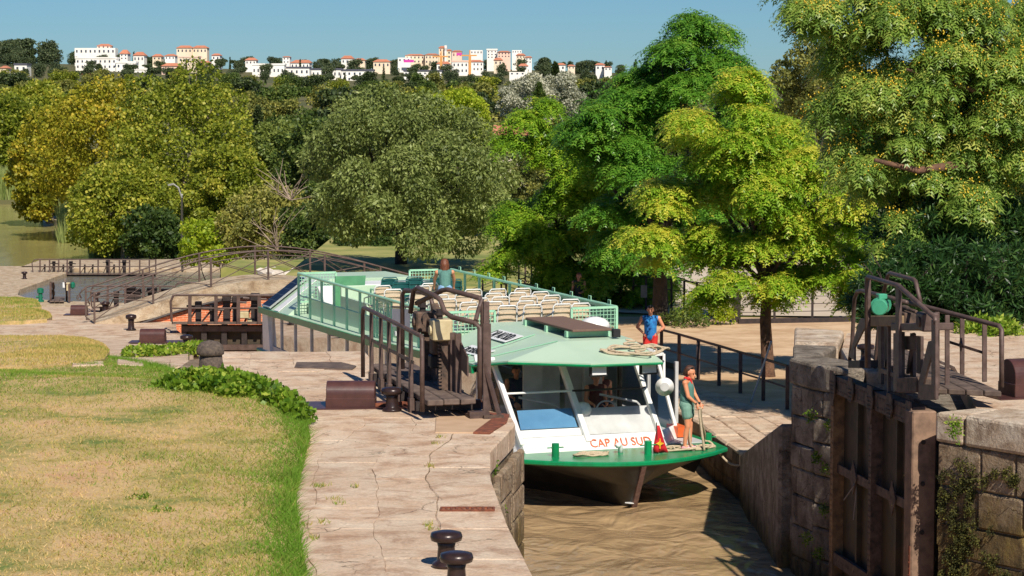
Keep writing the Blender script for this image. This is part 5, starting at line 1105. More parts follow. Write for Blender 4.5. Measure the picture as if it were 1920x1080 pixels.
# walkway from the leaf to the quay
wz = .25; A0, A1 = G(1745,728,wz), G(1880,734,wz); B0, B1 = G(1620,655,wz), G(1700,655,wz)
for i in range(4):
    a = A0.lerp(A1, i/4); b = A0.lerp(A1, (i+.94)/4); c = B0.lerp(B1, (i+.94)/4); d = B0.lerp(B1, i/4)
    mb = MB().hexa([gR.Mi @ (p-V((0,0,.08))) for p in (a,b,c,d)], [gR.Mi @ p for p in (a,b,c,d)]); gR.part('plank', mb, 'plank', bevel=.012)
hr = [(1603,560),(1612,545),(1660,556),(1742,576),(1800,591),(1876,612)]
def rp(x, y, d): return gR.Mi @ D(x, y, d)
gR.part('handrail', MB().tube([rp(1660,556,36.0), rp(1742,577,35.0), rp(1800,592,34.3), rp(1873,611,33.4), rp(1878,618,33.3), rp(1878,726,33.3)], .036, 8), 'iron', smooth=True)
for x, y0, y1, d in ((1776,591,728,33.7),(1804,596,703,35.2),(1846,607,716,34.0),(1757,585,742,33.3)): gR.part('rail_post', MB().bar(rp(x,y1,d), rp(x,y0,d), .07, .03, up=(0,1,0)), 'iron', bevel=.006)
gR.part('mid_rail', MB().bar(rp(1776,640,34.6), rp(1846,662,34.0), .015, .04), 'iron'); p_ = rp(1803,646,34.3); gR.part('diamond_plate', MB().extrude([p_+V((0,-.06,0)), p_+V((0,0,-.1)), p_+V((0,.06,0)), p_+V((0,0,.1))], (-.02,0,0)), 'iron')
# driftwood caught on the gate
tag(MB().tube([D(1672,948,34.2), D(1690,905,34.3), D(1718,813,34.5)], [.008,.018,.012], 6).tube([D(1690,905,34.3), D(1696,890,34.1), D(1700,902,34.1)], .008, 5).build('broken_reed', simple('straw', S(206,186,110), rough=.9)), 'yellow broken reed caught across the right lock gate', 'reed')
tag(MB().tube([D(1582,938,36), D(1600,912,36), D(1606,888,36.2), D(1605,930,36), D(1600,975,35.9)], .01, 5).build('dead_twig', 'twig'), 'pale dead twig hanging on the right lock gate', 'twig')
# ---- bollards
def bollard(name, label, p, r=.145, h=.34, group='cast iron mooring bollards'):
    t = thing(name, label, 'bollard', p, 0, group); p = V(p)
    MB().lathe([(r*.95,0),(r*.95,.03),(r*.62,.06),(r*.55,h*.55),(r*.62,h*.68)], p, 18).build('stem', 'bollard_iron', t, smooth=True, bevel=.004)
    MB().lathe([(r*.62,h*.68),(r*1.0,h*.74),(r*1.06,h*.84),(r*.98,h*.95),(r*.5,h*1.0),(.01,h*1.01)], p, 20).build('cap', 'bollard_iron', t, smooth=True); return t
bollard('bollard', 'black iron mooring bollard at the quay edge, farther of the near pair', G(837,1062)); bollard('bollard', 'black iron mooring bollard cut by the bottom edge of the picture', G(856,1104))
b3 = bollard('bollard', 'black iron mooring bollard beside the brown machinery box', G(735,771))
bollard('bollard', 'iron bollard in front of the lower brown machinery box', GP(350,656), .15, .36); bollard('bollard', 'iron bollard at the left foot of the arched bridge', G(246,619,Q1), .16, .48)
bollard('bollard', 'dark bollard on the stone pier behind the right gate', V((5.85,38.6,0)), .14, .32)
bollard('bollard', 'dark bollard at the far left edge of the pool quay', G(46,523,Q3), .2, .5); bollard('bollard', 'iron bollard on the quay beside the scrolled bridge rail', G(197,586,Q2), .22, .5); bollard('bollard', 'iron bollard behind the scrolled bridge rail, nearer the pool', G(180,566,Q2), .2, .45)
c_ = G(700,764); tag(MB().bar(c_+V((-.1,0,.03)), c_+V((.42,.06,.05)), .05, .05).tube([c_+V((-.12,0,.04)), c_+V((-.06,-.03,.06)), c_+V((-.02,.03,.05))], .03, 6).tube([c_+V((.4,.1,.05)), c_+V((.5,-.02,.05))], .03, 6).build('rusty_bar', 'old_rust'), 'rusty iron bar lying behind the bollard on the quay', 'bar')
# basalt post
sb = thing('stone_post', 'stout basalt mooring post with rounded cap in the ivy', 'stone post', G(396,708), .1)
p_ = G(396,708); MB().lathe([(.20,-.1),(.19,.2),(.175,.36)], p_, 20).build('shaft', 'basalt', sb, smooth=True); MB().lathe([(.18,.355),(.215,.37),(.22,.42),(.20,.50),(.14,.56),(.05,.585),(.005,.588)], p_+V((-.01,0,0)), 20).build('cap', 'basalt', sb, smooth=True)
# ---- half-round machinery boxes
def mbox(label, p, w, h, dp, rz=0.0):
    t = thing('machinery_box', label, 'box', p, rz, 'brown machinery boxes beside the gates')
    mb = MB(); N_ = 20; prof_ = [(0,0),(dp,0)]+[(dp/2+dp/2*math.cos(a), h*.52+h*.48*math.sin(a)) for a in np.linspace(0, math.pi, N_)]
    mb.extrude([(-w/2,y,z) for y, z in prof_], (w,0,0)); b_ = mb.build('cover', 'box_brown', t, local=True, bevel=.008)
    MB().box(-w/2-.008,w/2+.008,-.008,dp+.008,.0,h*.36).build('skirt', 'box_brown', t, local=True, bevel=.008); MB().box(-w/2-.3,w/2+.6,-.12,dp+.2,-.01,.006).build('base_plate', 'box_brown', t, local=True)
    return t
mbox('dark brown half-round machinery box on the near quay', G(657,764,.008), .69, .36, .36)
p_ = GP(285,644); mbox('dark brown half-round machinery box halfway down the lock staircase', p_+V((0,0,.03)), .69, .36, .36); mbox('small dark brown machinery box by the lowest pool', G(147,591,Q2)+V((0,0,.02)), .72, .42, .4)
mbox('brown machinery box cut by the right edge of the picture', G(1932,745,0), .5, .55, .5, .3)
MB().prism([tuple(G(x,y)[:2]) for x, y in ((568,769),(572,754),(792,752),(800,766))], -.01, .012).build('iron_cover_plate', 'box_brown', quayL)
MB().prism([tuple(G(x,y)[:2]) for x, y in ((552,691),(556,681),(640,681),(668,688),(660,694))], -.01, .02).build('floor_plate', 'plank', quayL)
# ---- arched footbridge
bz = math.radians(17); br_o = G(178,607,Q1)
bg_ = thing('arched_footbridge', 'humped stone footbridge with red brick face and lattice iron railings', 'bridge', br_o, bz)
BL, BWd = 11.0, 2.4
def bdz(t): return (1.16*math.sin(math.pi*min(1,max(0,t)))**1.15)*1.0+.12*t
def bpart(name, mb, mat, parent=None, **k): return mb.build(name, mat, parent or bg_, local=True, **k)
N_ = 24; top = [(BL*i/N_, bdz(i/N_)) for i in range(N_+1)]
mb = MB(); mb.v = []
for y in (0, BWd):
    for x, z in top: mb.v.append((x,y,z+.02))
    for x, z in top: mb.v.append((x,y,z-.42*min(1,.25+x/2.2)))
n1 = N_+1
for i in range(N_):
    a, b, c, d = i, i+1, n1+i+1, n1+i; e = 2*n1
    mb.f += [(d,c,b,a),(a+e,b+e,c+e,d+e),(a,b,b+e,a+e),(d+e,c+e,c,d)]
mb.f += [(0,2*n1,3*n1,n1),(n1-1,2*n1-1,4*n1-1,3*n1-1)]
deckb = bpart('stone_deck', mb, 'bridge_stone')
mb = MB()                                  # brick face below the stone band
for i in range(2, N_-2):
    x0, x1 = top[i][0], top[i+1][0]; z0, z1 = top[i][1]-.42, top[i+1][1]-.42
    mb.hexa([(x0,.06,-.9),(x1,.06,-.9),(x1,.5,-.9),(x0,.5,-.9)], [(x0,.06,z0),(x1,.06,z1),(x1,.5,z1),(x0,.5,z0)])
bpart('brick_face', mb, 'brick_vault')
bpart('pipe', MB().tube([(top[i][0],-.05,top[i][1]-.45) for i in range(3,N_-3)], .045, 6), 'dark_iron')
for side, y in ((0,.08),(1,BWd-.08)):
    top_ = [(x,y,z+.95) for x, z in top]
    pr = bpart('railing', MB().tube([(-.15,y,.62),(-.2,y,.75),(-.1,y,.86)]+top_, .026, 6), 'iron', smooth=True)
    bpart('lower_rail', MB().tube([(x,y,z+.80) for x, z in top], .016, 5), 'iron', pr)
    for k in range(7):
        t_ = k/6; x = BL*t_; z = bdz(t_); bpart('post', MB().bar((x,y,z),(x,y,z+.95),.06,.05), 'iron', pr)
        if k < 6:
            x2 = BL*(k+1)/6; z2 = bdz((k+1)/6); bpart('lattice_bar', MB().tube([(x,y,z+.1),(x2,y,z2+.82)], .014, 5), 'iron', pr); bpart('lattice_bar', MB().tube([(x,y,z+.82),(x2,y,z2+.1)], .014, 5), 'iron', pr)
    sc = [(-.2+.11*math.cos(a)*(1-a/14), y, .62+.11*math.sin(a)*(1-a/14)-.0) for a in np.linspace(1.6, 10, 22)]; bpart('scroll', MB().tube(sc, .016, 5), 'iron', pr)
# ---- gates of the lower locks, seen almost square on
def front_gate(name, label, d, x0, x1, ydk, yrail, posts, gear, ybot, tilt=0, mid=True, m='iron', dk='plank', hoop=True):
    o = D((x0+x1)/2, ydk, d); t = thing(name, label, 'lock gate', o, 0, 'lock gates'); k = d/FPX
    P = lambda x, y, dd=0: D(x, y, d+dd+tilt*(x-x0)/(x1-x0))
    nb = 3
    for i in range(nb): MB().hexa([P(x0,ydk+4/k*.02,i*.3), P(x1,ydk+4/k*.02,i*.3), P(x1,ydk+4/k*.02,i*.3+.27), P(x0,ydk+4/k*.02,i*.3+.27)], [P(x0,ydk,i*.3), P(x1,ydk,i*.3), P(x1,ydk,i*.3+.27), P(x0,ydk,i*.3+.27)]).build('plank', dk, t)
    for dd in (-.05,.95):
        r_ = MB().tube([P(x0,ydk,dd), P(x0-(2 if hoop else 0),yrail+.25*(ydk-yrail),dd), P(x0+3,yrail+1,dd), P(x0+10,yrail,dd), P(x1,yrail+1,dd)] if hoop else [P(x0,yrail,dd), P(x1,yrail,dd)], .04, 6).build('handrail', m, t)
        if mid: MB().tube([P(x0,(ydk+yrail)/2,dd), P(x1,(ydk+yrail)/2,dd)], .025, 5).build('mid_rail', m, t)
        for x in posts: MB().bar(P(x,ydk+.08/k,dd), P(x,yrail,dd), .10, .05).build('rail_post', m, t)
    for i, (x, ya, yb, w) in enumerate(gear):
        MB().bar(P(x,yb,.4), P(x,ya,.4), w, w*.8).build('gear_post', 'dark_iron', t); MB().bar(P(x,ya+.06/k,.3), P(x,ya-.16/k,.3), w*1.25, w*1.1).build('gear_case', 'dark_iron', t, bevel=.02); MB().tube([P(x-.35/k,ya-.02/k,.3), P(x+.35/k,ya+.02/k,.3)], .035, 6).build('gear_shaft', 'iron', t); MB().tube([P(x-.3/k,yb,.5), P(x,ya,.4)], .03, 5).build('gear_brace', 'iron', t)
    n_ = 5
    for i in range(n_): xa = x0+(x1-x0)*(.12+.76*i/(n_-1)); MB().bar(P(xa,ybot,.4), P(xa,ydk+.06/k,.4), .16, .2).build('leaf_post', 'dark_iron', t)
    for f in (.15,.55,.95): y = ydk+(ybot-ydk)*f; MB().bar(P(x0+(x1-x0)*.1,y,.35), P(x1,y,.35), .2, .16).build('leaf_beam', 'iron', t)
    MB().extrude([P(x0+(x1-x0)*.12,ybot,.5), P(x1,ybot,.5), P(x1,ydk+.1/k,.5), P(x0+(x1-x0)*.12,ydk+.1/k,.5)], (0,.05,0)).build('leaf_plate', 'gate_plate', t)
    return t
gm = front_gate('lock_gate', 'closed iron lock gate with walkway behind the stern of the boat', 69.6, 322, 520, 603, 553, (356,405,447,486), ((372,575,603,.16),(398,580,603,.14),(425,562,603,.2),(440,566,603,.12),(478,560,603,.22)), 690)
for x, y, w, h in ((457,591,18,13),(468,601,10,8)):
    k = 69/FPX; p_ = D(x, y, 69.9); MB().box(p_.x-w*k/2,p_.x+w*k/2,p_.y,p_.y+.3,p_.z-h*k/2,p_.z+h*k/2).build('beige_case', 'beige_box', gm, bevel=.02)
for x in (): p_ = D(x,620,69.4); MB().extrude([p_+V((-.2,0,-.12)), p_+V((.2,0,-.2)), p_+V((.24,0,.06)), p_+V((.08,0,.16)), p_+V((-.22,0,.16))], (0,.3,0)).build('paddle_box', simple('tan_case', S(126,106,80), S(96,80,60), 4, .8) if 'tan_case' not in MAT else 'tan_case', gm, bevel=.02)
front_gate('lock_gate', 'iron lock gate with dark gear posts behind the arched bridge railing', 106, 172, 330, 575, 536, (202,235,270,300), ((218,552,575,.2),(245,545,575,.35),(258,548,575,.25),(285,546,575,.35),(310,548,575,.3)), 600)
front_gate('lock_gate', 'iron lock gate half hidden behind the crown of the arched bridge', 108, 330, 490, 560, 530, (360,395,430,465), ((348,545,560,.2),(380,540,560,.3),(410,542,560,.25),(445,541,560,.3)), 585)
front_gate('lock_gate', 'far closed double lock gate with long low railing above the pool', 166, 62, 292, 513, 486, (75,93,110,126,150,184,205,224,243,262,280,292), ((101,494,512,.18),(133,494,512,.2),(84,500,512,.1),(119,500,512,.1),(159,500,512,.1),(174,500,512,.1),(202,492,512,.22),(214,500,512,.1),(233,492,512,.22)), 524)
# small end-on walkway by the pool
ew = thing('gate_walkway', 'short brown gate walkway standing end-on beside the pool', 'lock gate', G(112,567,Q3), 0); d_ = 141.5
for x in (95,100,125,130): MB().bar(D(x,567,d_+(2 if x in (100,125) else 0)), D(x,528 if x < 110 else 532,d_), .12, .1).build('rail_post', 'iron', ew)
for k in range(3): a = D(98+9*k,567,d_-.5); b = D(102+8*k,557,d_+4); MB().bar(a+V((0,0,.05)), b, .26, .06).build('plank', 'plank', ew)
for (xa, ya), (xb, yb) in (((94,532),(102,538)),((94,546),(102,550)),((122,526),(126,560))): MB().bar(D(xa,ya,d_), D(xb,yb,d_+2), .08, .25).build('side_plate', 'iron', ew)
MB().box(D(103,0,d_).x,D(112,0,d_).x,d_+1,d_+1.05,D(0,542,d_).z,D(0,532,d_).z).build('white_board', 'white_sheet', ew); MB().box(D(116,0,d_).x,D(122,0,d_).x,d_,d_+.3,D(0,545,d_).z,D(0,530,d_).z).build('beige_case', 'beige_box', ew); MB().box(D(123,0,d_).x,D(131,0,d_).x,d_,d_+.4,D(0,542,d_).z,D(0,529,d_).z).build('green_case', 'valve_green', ew, bevel=.1)
# green valve post
p_ = G(76,566,Q3); vt = thing('valve_post', 'small green valve post on the quay left of the pool', 'valve', p_); MB().lathe([(.22,0),(.22,.1),(.12,.14),(.12,.5),(.2,.55),(.2,.8),(.1,.85)], p_, 12).build('body', 'valve_green', vt); MB().tube([p_+V((-.25,0,.3)), p_+V((.15,0,.3))], .07, 8).build('spout', 'valve_green', vt)
# ---- railing along the lower right quay
def fence_line(name, label, pts_top_base, rails, w=.06, mat='iron', cat='railing', thick=None, toprail=True, rr_=.03):
    bs = [(V(b), V(t)) for b, t in pts_top_base]; t = thing(name, label, cat, bs[0][0], 0)
    for i, (b, tp_) in enumerate(bs): MB().bar(b, tp_, w if not thick else thick.get(i, w), w).build('post', mat, t)
    for f in rails:
        for (b0, t0), (b1, t1) in zip(bs[:-1], bs[1:]): MB().bar(b0.lerp(t0, f), b1.lerp(t1, f), rr_ if f < .97 else rr_*1.5, rr_ if f < .97 else rr_*1.5).build('rail', mat, t)
    return t
PB = []
for x, yb in ((1240,688),(1273,698),(1309,710),(1348,723),(1388,737),(1431,751),(1476,767)): b = G(x, yb, Q1); PB.append((b, b+V((0,0,.98))))
fence_line('quay_railing', 'brown iron handrail with square posts along the right quay', PB, (.5,1.0), .085, rr_=.035)
# tall fence in front of the plaza
FB = []
for x in np.linspace(925,1378,20): yb = 546+(604-546)*((x-925)/453); b = G(x, yb, Q1); FB.append((b, b+V((0,0,1.12))))
fence_line('post_fence', 'long dark fence of slim posts behind the chinaberry trees', FB, (.35,.7,1.0), .07, 'dark_iron', 'fence', rr_=.022, thick={19:.2})
FB = []
for x in (1382,1452,1523,1600,1690): b = G(x, 603-.02*(x-1382), Q1); FB.append((b, b+V((0,0,.95))))
fence_line('wire_fence', 'wire fence with low dark kerb beam in front of the plaza', FB, (.06,.3,.55,.8,1.0), .07, 'dark_iron', 'fence', rr_=.018, thick={0:.22})
MB().bar(G(1384,606,Q1)+V((0,-.05,.06)), G(1700,600,Q1)+V((0,-.05,.06)), .16, .14).build('kerb_beam', 'dark_iron', quay1R)
FB = [(G(x, y, Q1), G(x, y, Q1)+V((0,0,1.1))) for x, y in ((905,545),(946,530),(985,545),(1004,556))]
fence_line('slope_railing', 'brown pipe railing on the dry grass behind the boat', FB, (.5,1.0), .07, 'iron', 'railing')
FB = [(G(x, y, Q1), G(x, y, Q1)+V((0,0,.9))) for x, y in ((940,583),(985,583),(1010,590))]
sc_ = fence_line('scroll_railing', 'short black wrought railing with scrolled end behind the sun deck', FB, (.4,1.0), .06, 'dark_iron', 'railing')
pm = G(985,583,Q1)+V((0,0,.95)); MB().tube([pm+V((.14*math.cos(a)*(1-a/12)-.1,0,.14*math.sin(a)*(1-a/12))) for a in np.linspace(0,9,22)], .02, 5).build('scroll', 'dark_iron', sc_)
# leaning boat hook
tag(MB().tube([G(1408,756,Q1)+V((0,0,.02)), G(1408,756,Q1).lerp(D(1446,640,53.2), .55), D(1446,640,53.2)], .022, 8).build('boat_hook', 'pale_pole'), 'pale blue boat hook pole leaning on the quay railing', 'pole')
# mooring line from the woman to the quay
HND = bw(1.62,.60,1.92)
# street lamps
def lamp(label, base, top, arm, r=.07):
    t = thing('street_lamp', label, 'street lamp', base, 0, 'street lamps'); base = V(base); top = V(top); MB().tube([base, top], [r,r*.7], 10).build('pole', 'lamp_grey', t); a = top+V(arm); MB().tube([top-V((0,0,.2)), top.lerp(a,.4)+V((0,0,.25)), a+V((0,0,.2))], r*.6, 8).build('arm', 'lamp_grey', t); MB().bar(a+V((0,0,.2)), a+V((arm[0]*.6,0,.12)), .22, .12).build('lamp_head', 'lamp_grey', t)
lamp('grey street lamp beside the far end of the pool', G(342,508,Q3), D(341,365,152), (-.55,0,.5), .09)
lamp('grey street lamp among the trees above the small house', D(1058,330,120), D(1058,232,120), (-.55,0,.5), .08)
# bin, sign and van behind
p_ = G(1010,562,Q1); bn = thing('bin_cabinet', 'black cabinet with grey side standing behind the fence posts', 'cabinet', p_); MB().box(p_.x-.3,p_.x+.16,p_.y,p_.y+.5,Q1,Q1+.75).build('body', 'bin_black', bn, bevel=.02); MB().box(p_.x+.16,p_.x+.42,p_.y+.02,p_.y+.5,Q1,Q1+.72).build('side', 'grey_metal', bn)
tag(MB().box(D(1204,0,76).x,D(1216,0,76).x,76,76.04,D(0,558,76).z,D(0,535,76).z).build('info_panel', 'grey_metal'), 'small grey panel hung on the plaza fence', 'sign')
p_ = D(935,520,135); vn = thing('parked_van', 'blue van half hidden behind the trees beyond the dry grass', 'van', p_); MB().hexa([p_+V((-.5,0,.3)), p_+V((1.8,0,.3)), p_+V((1.8,4,.3)), p_+V((-.5,4,.3))], [p_+V((-.45,.5,1.75)), p_+V((1.75,.5,1.75)), p_+V((1.75,4,1.75)), p_+V((-.45,4,1.75))]).build('body', 'van_blue', vn, bevel=.12, seg=2); MB().hexa([p_+V((-.35,-.01+.2,1.05)), p_+V((1.65,.2,1.05)), p_+V((1.65,.3,1.05)), p_+V((-.35,.3,1.05))], [p_+V((-.3,.38,1.6)), p_+V((1.6,.38,1.6)), p_+V((1.6,.5,1.6)), p_+V((-.3,.5,1.6))]).build('windscreen', 'town_window', vn)
for x in (-.35,1.65):
    for y in (.9,3.2): MB().tube([p_+V((x-.1,y,.33)), p_+V((x+.1,y,.33))], .33, 14).build('wheel', 'black_rubber', vn)
# pale rocks along the far bank, behind the bridge
for i in range(16):
    x = 498+i*6.5+random.uniform(-3,3); p_ = D(x, random.uniform(505,530), 112+random.uniform(-1,3)); r = random.uniform(.25,.5)
    mb = MB().lathe([(r*.6,-r*.5),(r,-r*.2),(r*.9,r*.25),(r*.4,r*.5)], p_, 7); mb.v = [(v[0]+random.uniform(-.1,.1),v[1],v[2]+random.uniform(-.08,.08)) for v in mb.v]
    tag(mb.build('pale_rock', 'rock_pale'), 'pale rock in the heap behind the arched bridge', 'rock', 'pale rocks behind the bridge')
mb = MB().prism([(-14,112.5),(6,112.5),(6,118),(-14,118)], -8, -3.9); tag(mb.build('rock_bank', 'bank_grass'), kind='structure')
# ================================================================== PEOPLE
def capsules(caps, voxel, smooth=3):
    """one continuous surface grown from tapered limbs: voxel-joined and smoothed"""
    vs = []; fs = []; n0 = 0
    for p, q, r0, r1 in caps:
        mb = MB(); p = V(p); q = V(q); d = (q-p); L = max(d.length, 1e-4); d = d/L; pts = []; rs = []
        for k in range(5): a = -math.pi/2+math.pi/2*k/4; pts.append(p+d*math.sin(a)*r0*.999); rs.append(max(1e-3, r0*math.cos(a)))
        for k in range(1,6): a = math.pi/2*k/5*1.0; pts.append(q+d*math.sin(a)*r1*.999); rs.append(max(1e-3, r1*math.cos(a)))
        pts.insert(5, q); rs.insert(5, r1); mb.tube(pts, rs, 10); vs += [tuple(x) for x in mb.v]; fs += [tuple(i+n0 for i in f) for f in mb.f]; n0 = len(vs)
    me = bpy.data.meshes.new('tmp'); me.from_pydata(vs, [], fs); ob = bpy.data.objects.new('tmp', me); col.objects.link(ob)
    m_ = ob.modifiers.new('r', 'REMESH'); m_.mode = 'VOXEL'; m_.voxel_size = voxel
    if smooth: s_ = ob.modifiers.new('s', 'SMOOTH'); s_.iterations = smooth; s_.factor = .5
    bpy.context.view_layer.update(); out = bpy.data.meshes.new_from_object(ob.evaluated_get(bpy.context.evaluated_depsgraph_get())); bpy.data.objects.remove(ob)
    out.polygons.foreach_set('use_smooth', [True]*len(out.polygons)); out.materials.clear(); return out
def head_caps(c, f, s=1.0):
    """head centred at c looking along f"""
    f = V(f).normalized(); up = V((0,0,1)); r = f.cross(up).normalized(); c = V(c); H = []
    H.append((c+up*.03*s-f*.015*s, c+up*.025*s+f*.005*s, .092*s, .090*s)); H.append((c+up*.0+f*.02*s, c-up*.075*s+f*.045*s, .074*s, .046*s))
    H.append((c+f*.088*s+up*.012*s, c+f*.108*s-up*.022*s, .012*s, .018*s))                                   # nose
    H.append((c+f*.082*s-up*.058*s-r*.018*s, c+f*.082*s-up*.058*s+r*.018*s, .010*s, .010*s))               # lips
    H.append((c+f*.070*s-up*.094*s, c+f*.06*s-up*.09*s, .022*s, .024*s))                                   # chin
    for sg in (-1,1): H.append((c+r*sg*.088*s-f*.005*s+up*.015*s, c+r*sg*.090*s-f*.012*s-up*.025*s, .014*s, .010*s)); H.append((c+f*.083*s+r*sg*.034*s+up*.032*s, c+f*.078*s+r*sg*.045*s+up*.030*s, .014*s, .012*s))
    return H
def eyes(t, c, f, s=1.0):
    f = V(f).normalized(); up = V((0,0,1)); r = f.cross(up).normalized(); c = V(c); mb = MB(); mb2 = MB()
    for sg in (-1,1):
        p = c+f*.089*s+r*sg*.034*s+up*.012*s; mb.lathe([(.001,-.006),(.011,-.003),(.012,0),(.011,.003),(.001,.006)], p, 8); mb2.tube([p+up*.022+r*sg*-.014, p+up*.026+f*.002, p+up*.02+r*sg*.018], .004, 5)
    mb.build('eyes', 'letter_black', t); mb2.build('eyebrows', 'hair_dark', t)
def hand_caps(w, d, side, curl=.6, grip=None):
    """palm and five bent fingers from wrist w along d; side = thumb side"""
    w = V(w); d = V(d).normalized(); sd = V(side); sd = (sd-d*sd.dot(d)).normalized(); n = d.cross(sd).normalized(); H = [(w, w+d*.07, .024, .030), (w+d*.05-sd*.018, w+d*.075-sd*.020, .020, .016), (w+d*.05+sd*.02, w+d*.075+sd*.02, .020, .016)]
    for i, (o, L) in enumerate(((.030,.070),(.010,.078),(-.010,.072),(-.029,.056))):
        a = w+d*.082+sd*o; b = a+(d*math.cos(curl)+n*math.sin(curl))*L*.5; c = b+(d*math.cos(curl*2.4)+n*math.sin(curl*2.4))*L*.5; H += [(a, b, .0095, .0088), (b, c, .0088, .0075)]
    a = w+d*.03+sd*.030; b = a+(sd*.75+d*.6+n*.25).normalized()*.035; c = b+(sd*.1+d*.75+n*.6).normalized()*.032; H += [(a, b, .012, .010), (b, c, .010, .0085)]
    return H
def person(label, base, parts, group=None):
    t = thing('person', label, 'person', base, 0, group)
    for nm, caps, vox, mat, *sm in parts:
        me = capsules(caps, vox, *sm); me.transform(ROOT[t].inverted()); link(nm, me, mat, t)
    return t
# ---- woman with the mooring rope on the bow
B = bw(1.40,.72,1.002); rt = V((math.cos(TH),math.sin(TH),0)); fw = V((.93,-.36,0)).normalized(); sdv = V((fw.y,-fw.x,0))    # facing right, a little towards us; sdv: her right, towards the camera
def L3(f, s, z): return B+fw*f+sdv*s+V((0,0,z))
hips, chest, neck = L3(-.02,0,.90), L3(-.01,0,1.24), L3(.0,0,1.40); hc = L3(.055,0,1.545); look = (fw*.93+sdv*.12+V((0,0,-.36))).normalized()
kn = {1:L3(.03,.095,.47), -1:L3(.03,-.095,.47)}; an = {1:L3(-.03,.09,.085), -1:L3(.02,-.10,.085)}; hp = {1:L3(0,.09,.86), -1:L3(0,-.09,.86)}
sh = {1:L3(-.01,.165,1.355), -1:L3(-.01,-.165,1.355)}; el = {1:L3(.07,.20,1.09), -1:L3(.09,-.18,1.10)}; wr = {1:L3(.22,.10,.935), -1:L3(.25,-.04,.93)}
body = [(hips, chest, .135, .125), (chest, L3(0,0,1.33), .125, .09), (neck-V((0,0,.05)), hc-V((0,0,.06)), .055, .050), (sh[1], sh[-1], .058, .058)] + head_caps(hc, look)
for s in (1,-1):
    body += [(hp[s], kn[s], .088, .056), (kn[s], kn[s].lerp(an[s],.35)-fw*.012, .052, .055), (kn[s].lerp(an[s],.35)-fw*.012, an[s], .055, .034), (an[s], an[s]+fw*.06-V((0,0,.05)), .036, .032), (sh[s], el[s], .052, .040), (el[s], wr[s], .040, .026)]
    body += hand_caps(wr[s], (fw*.35+V((0,0,-.9))), fw, .75)
P_ = [('body', body, .0085, 'skin_w'),
 ('tank_top', [(L3(-.02,0,.93), chest, .150, .140), (chest, L3(-.005,0,1.31), .140, .105), (L3(-.01,.10,1.28), L3(-.015,.115,1.405), .05, .03), (L3(-.01,-.10,1.28), L3(-.015,-.115,1.405), .05, .03), (L3(.0,.05,1.0), L3(.0,-.05,1.0), .13, .13)], .011, 'teal_top'),
 ('shorts', [(L3(-.02,.05,.90), L3(-.02,-.05,.90), .142, .142), (hp[1]-V((0,0,.02)), hp[1].lerp(kn[1],.42), .112, .102), (hp[-1]-V((0,0,.02)), hp[-1].lerp(kn[-1],.42), .112, .102)], .011, 'teal_shorts'),
 ('hair', [(hc+V((0,0,.055))-fw*.03, hc+V((0,0,.03))-fw*.055, .094, .088), (hc-fw*.085+V((0,0,.01)), hc-fw*.115-V((0,0,.03)), .055, .045), (hc+V((0,0,.085))+fw*.02, hc+V((0,0,.08))-fw*.03, .065, .075)], .010, 'hair_brown'),
 ('neckerchief', [(L3(.02,.05,1.43), L3(.045,-.04,1.42), .035, .035), (L3(-.04,.05,1.435), L3(-.04,-.05,1.435), .035, .035), (L3(.05,.02,1.42), L3(.085,.02,1.33), .035, .018), (L3(-.02,.06,1.43), L3(.03,.06,1.43), .032, .032)], .009, 'red_short'),
 ('sunglasses', [(hc+V((0,0,.105))+fw*.055+sdv*.06, hc+V((0,0,.105))+fw*.055-sdv*.06, .02, .02), (hc+V((0,0,.10))+fw*.045+sdv*.07, hc+V((0,0,.06))-fw*.03+sdv*.092, .008, .006)], .007, 'letter_black')]
for s in (1,-1): P_ += [('shoe', [(an[s]-fw*.035-V((0,0,.050)), an[s]+fw*.13-V((0,0,.055)), .040, .034), (an[s]-V((0,0,.035)), an[s]+fw*.03-V((0,0,.045)), .042, .040)], .009, 'pink_shoe'), ('bracelet', [(wr[s]-V((0,0,-.01))-fw*.012-sdv*.02, wr[s]-V((0,0,-.01))-fw*.012+sdv*.02, .026, .026)], .007, 'letter_black')]
w1 = person('woman in teal with a red neckerchief holding a rope on the bow', B, P_); eyes(w1, hc, look)
hnd = wr[1]+V((0,0,-.09))+fw*.05
rope('mooring_rope', 'thick tan mooring rope hanging from the hands of the woman on the bow', [hnd+V((0,0,.04)), hnd+V((.01,-.02,-.15)), hnd+V((.05,-.02,-.45)), hnd+V((.10,-.03,-.80)), L3(.33,.04,.03), L3(.2,.12,.025)], .026)
e1 = G(1452,853,Q1)+V((0,0,.10)); mpst = bw(1.98,1.0,1.12)
rope('mooring_rope', 'tan mooring line running from the woman past the bow post to the stone quay', [hnd+V((.03,0,.02)), hnd.lerp(mpst,.25)+V((0,0,-.08)), hnd.lerp(mpst,.62)+V((0,0,-.10)), mpst+V((-.08,-.06,.0)), mpst+V((.06,-.09,-.05)), mpst.lerp(e1,.35)+V((0,0,-.42)), mpst.lerp(e1,.7)+V((0,0,-.30)), e1.lerp(mpst,.12)+V((0,0,-.06)), e1, e1+V((.5,.1,.12))], .024)
rope('mooring_rope_end', 'green weathered rope end lying on the stones by the buttress', [e1+V((-.22,-.02,-.04)), e1+V((.0,-.01,.03)), e1+V((.25,.04,.06)), e1+V((.5,.1,.1))], .03, 'rope_green')
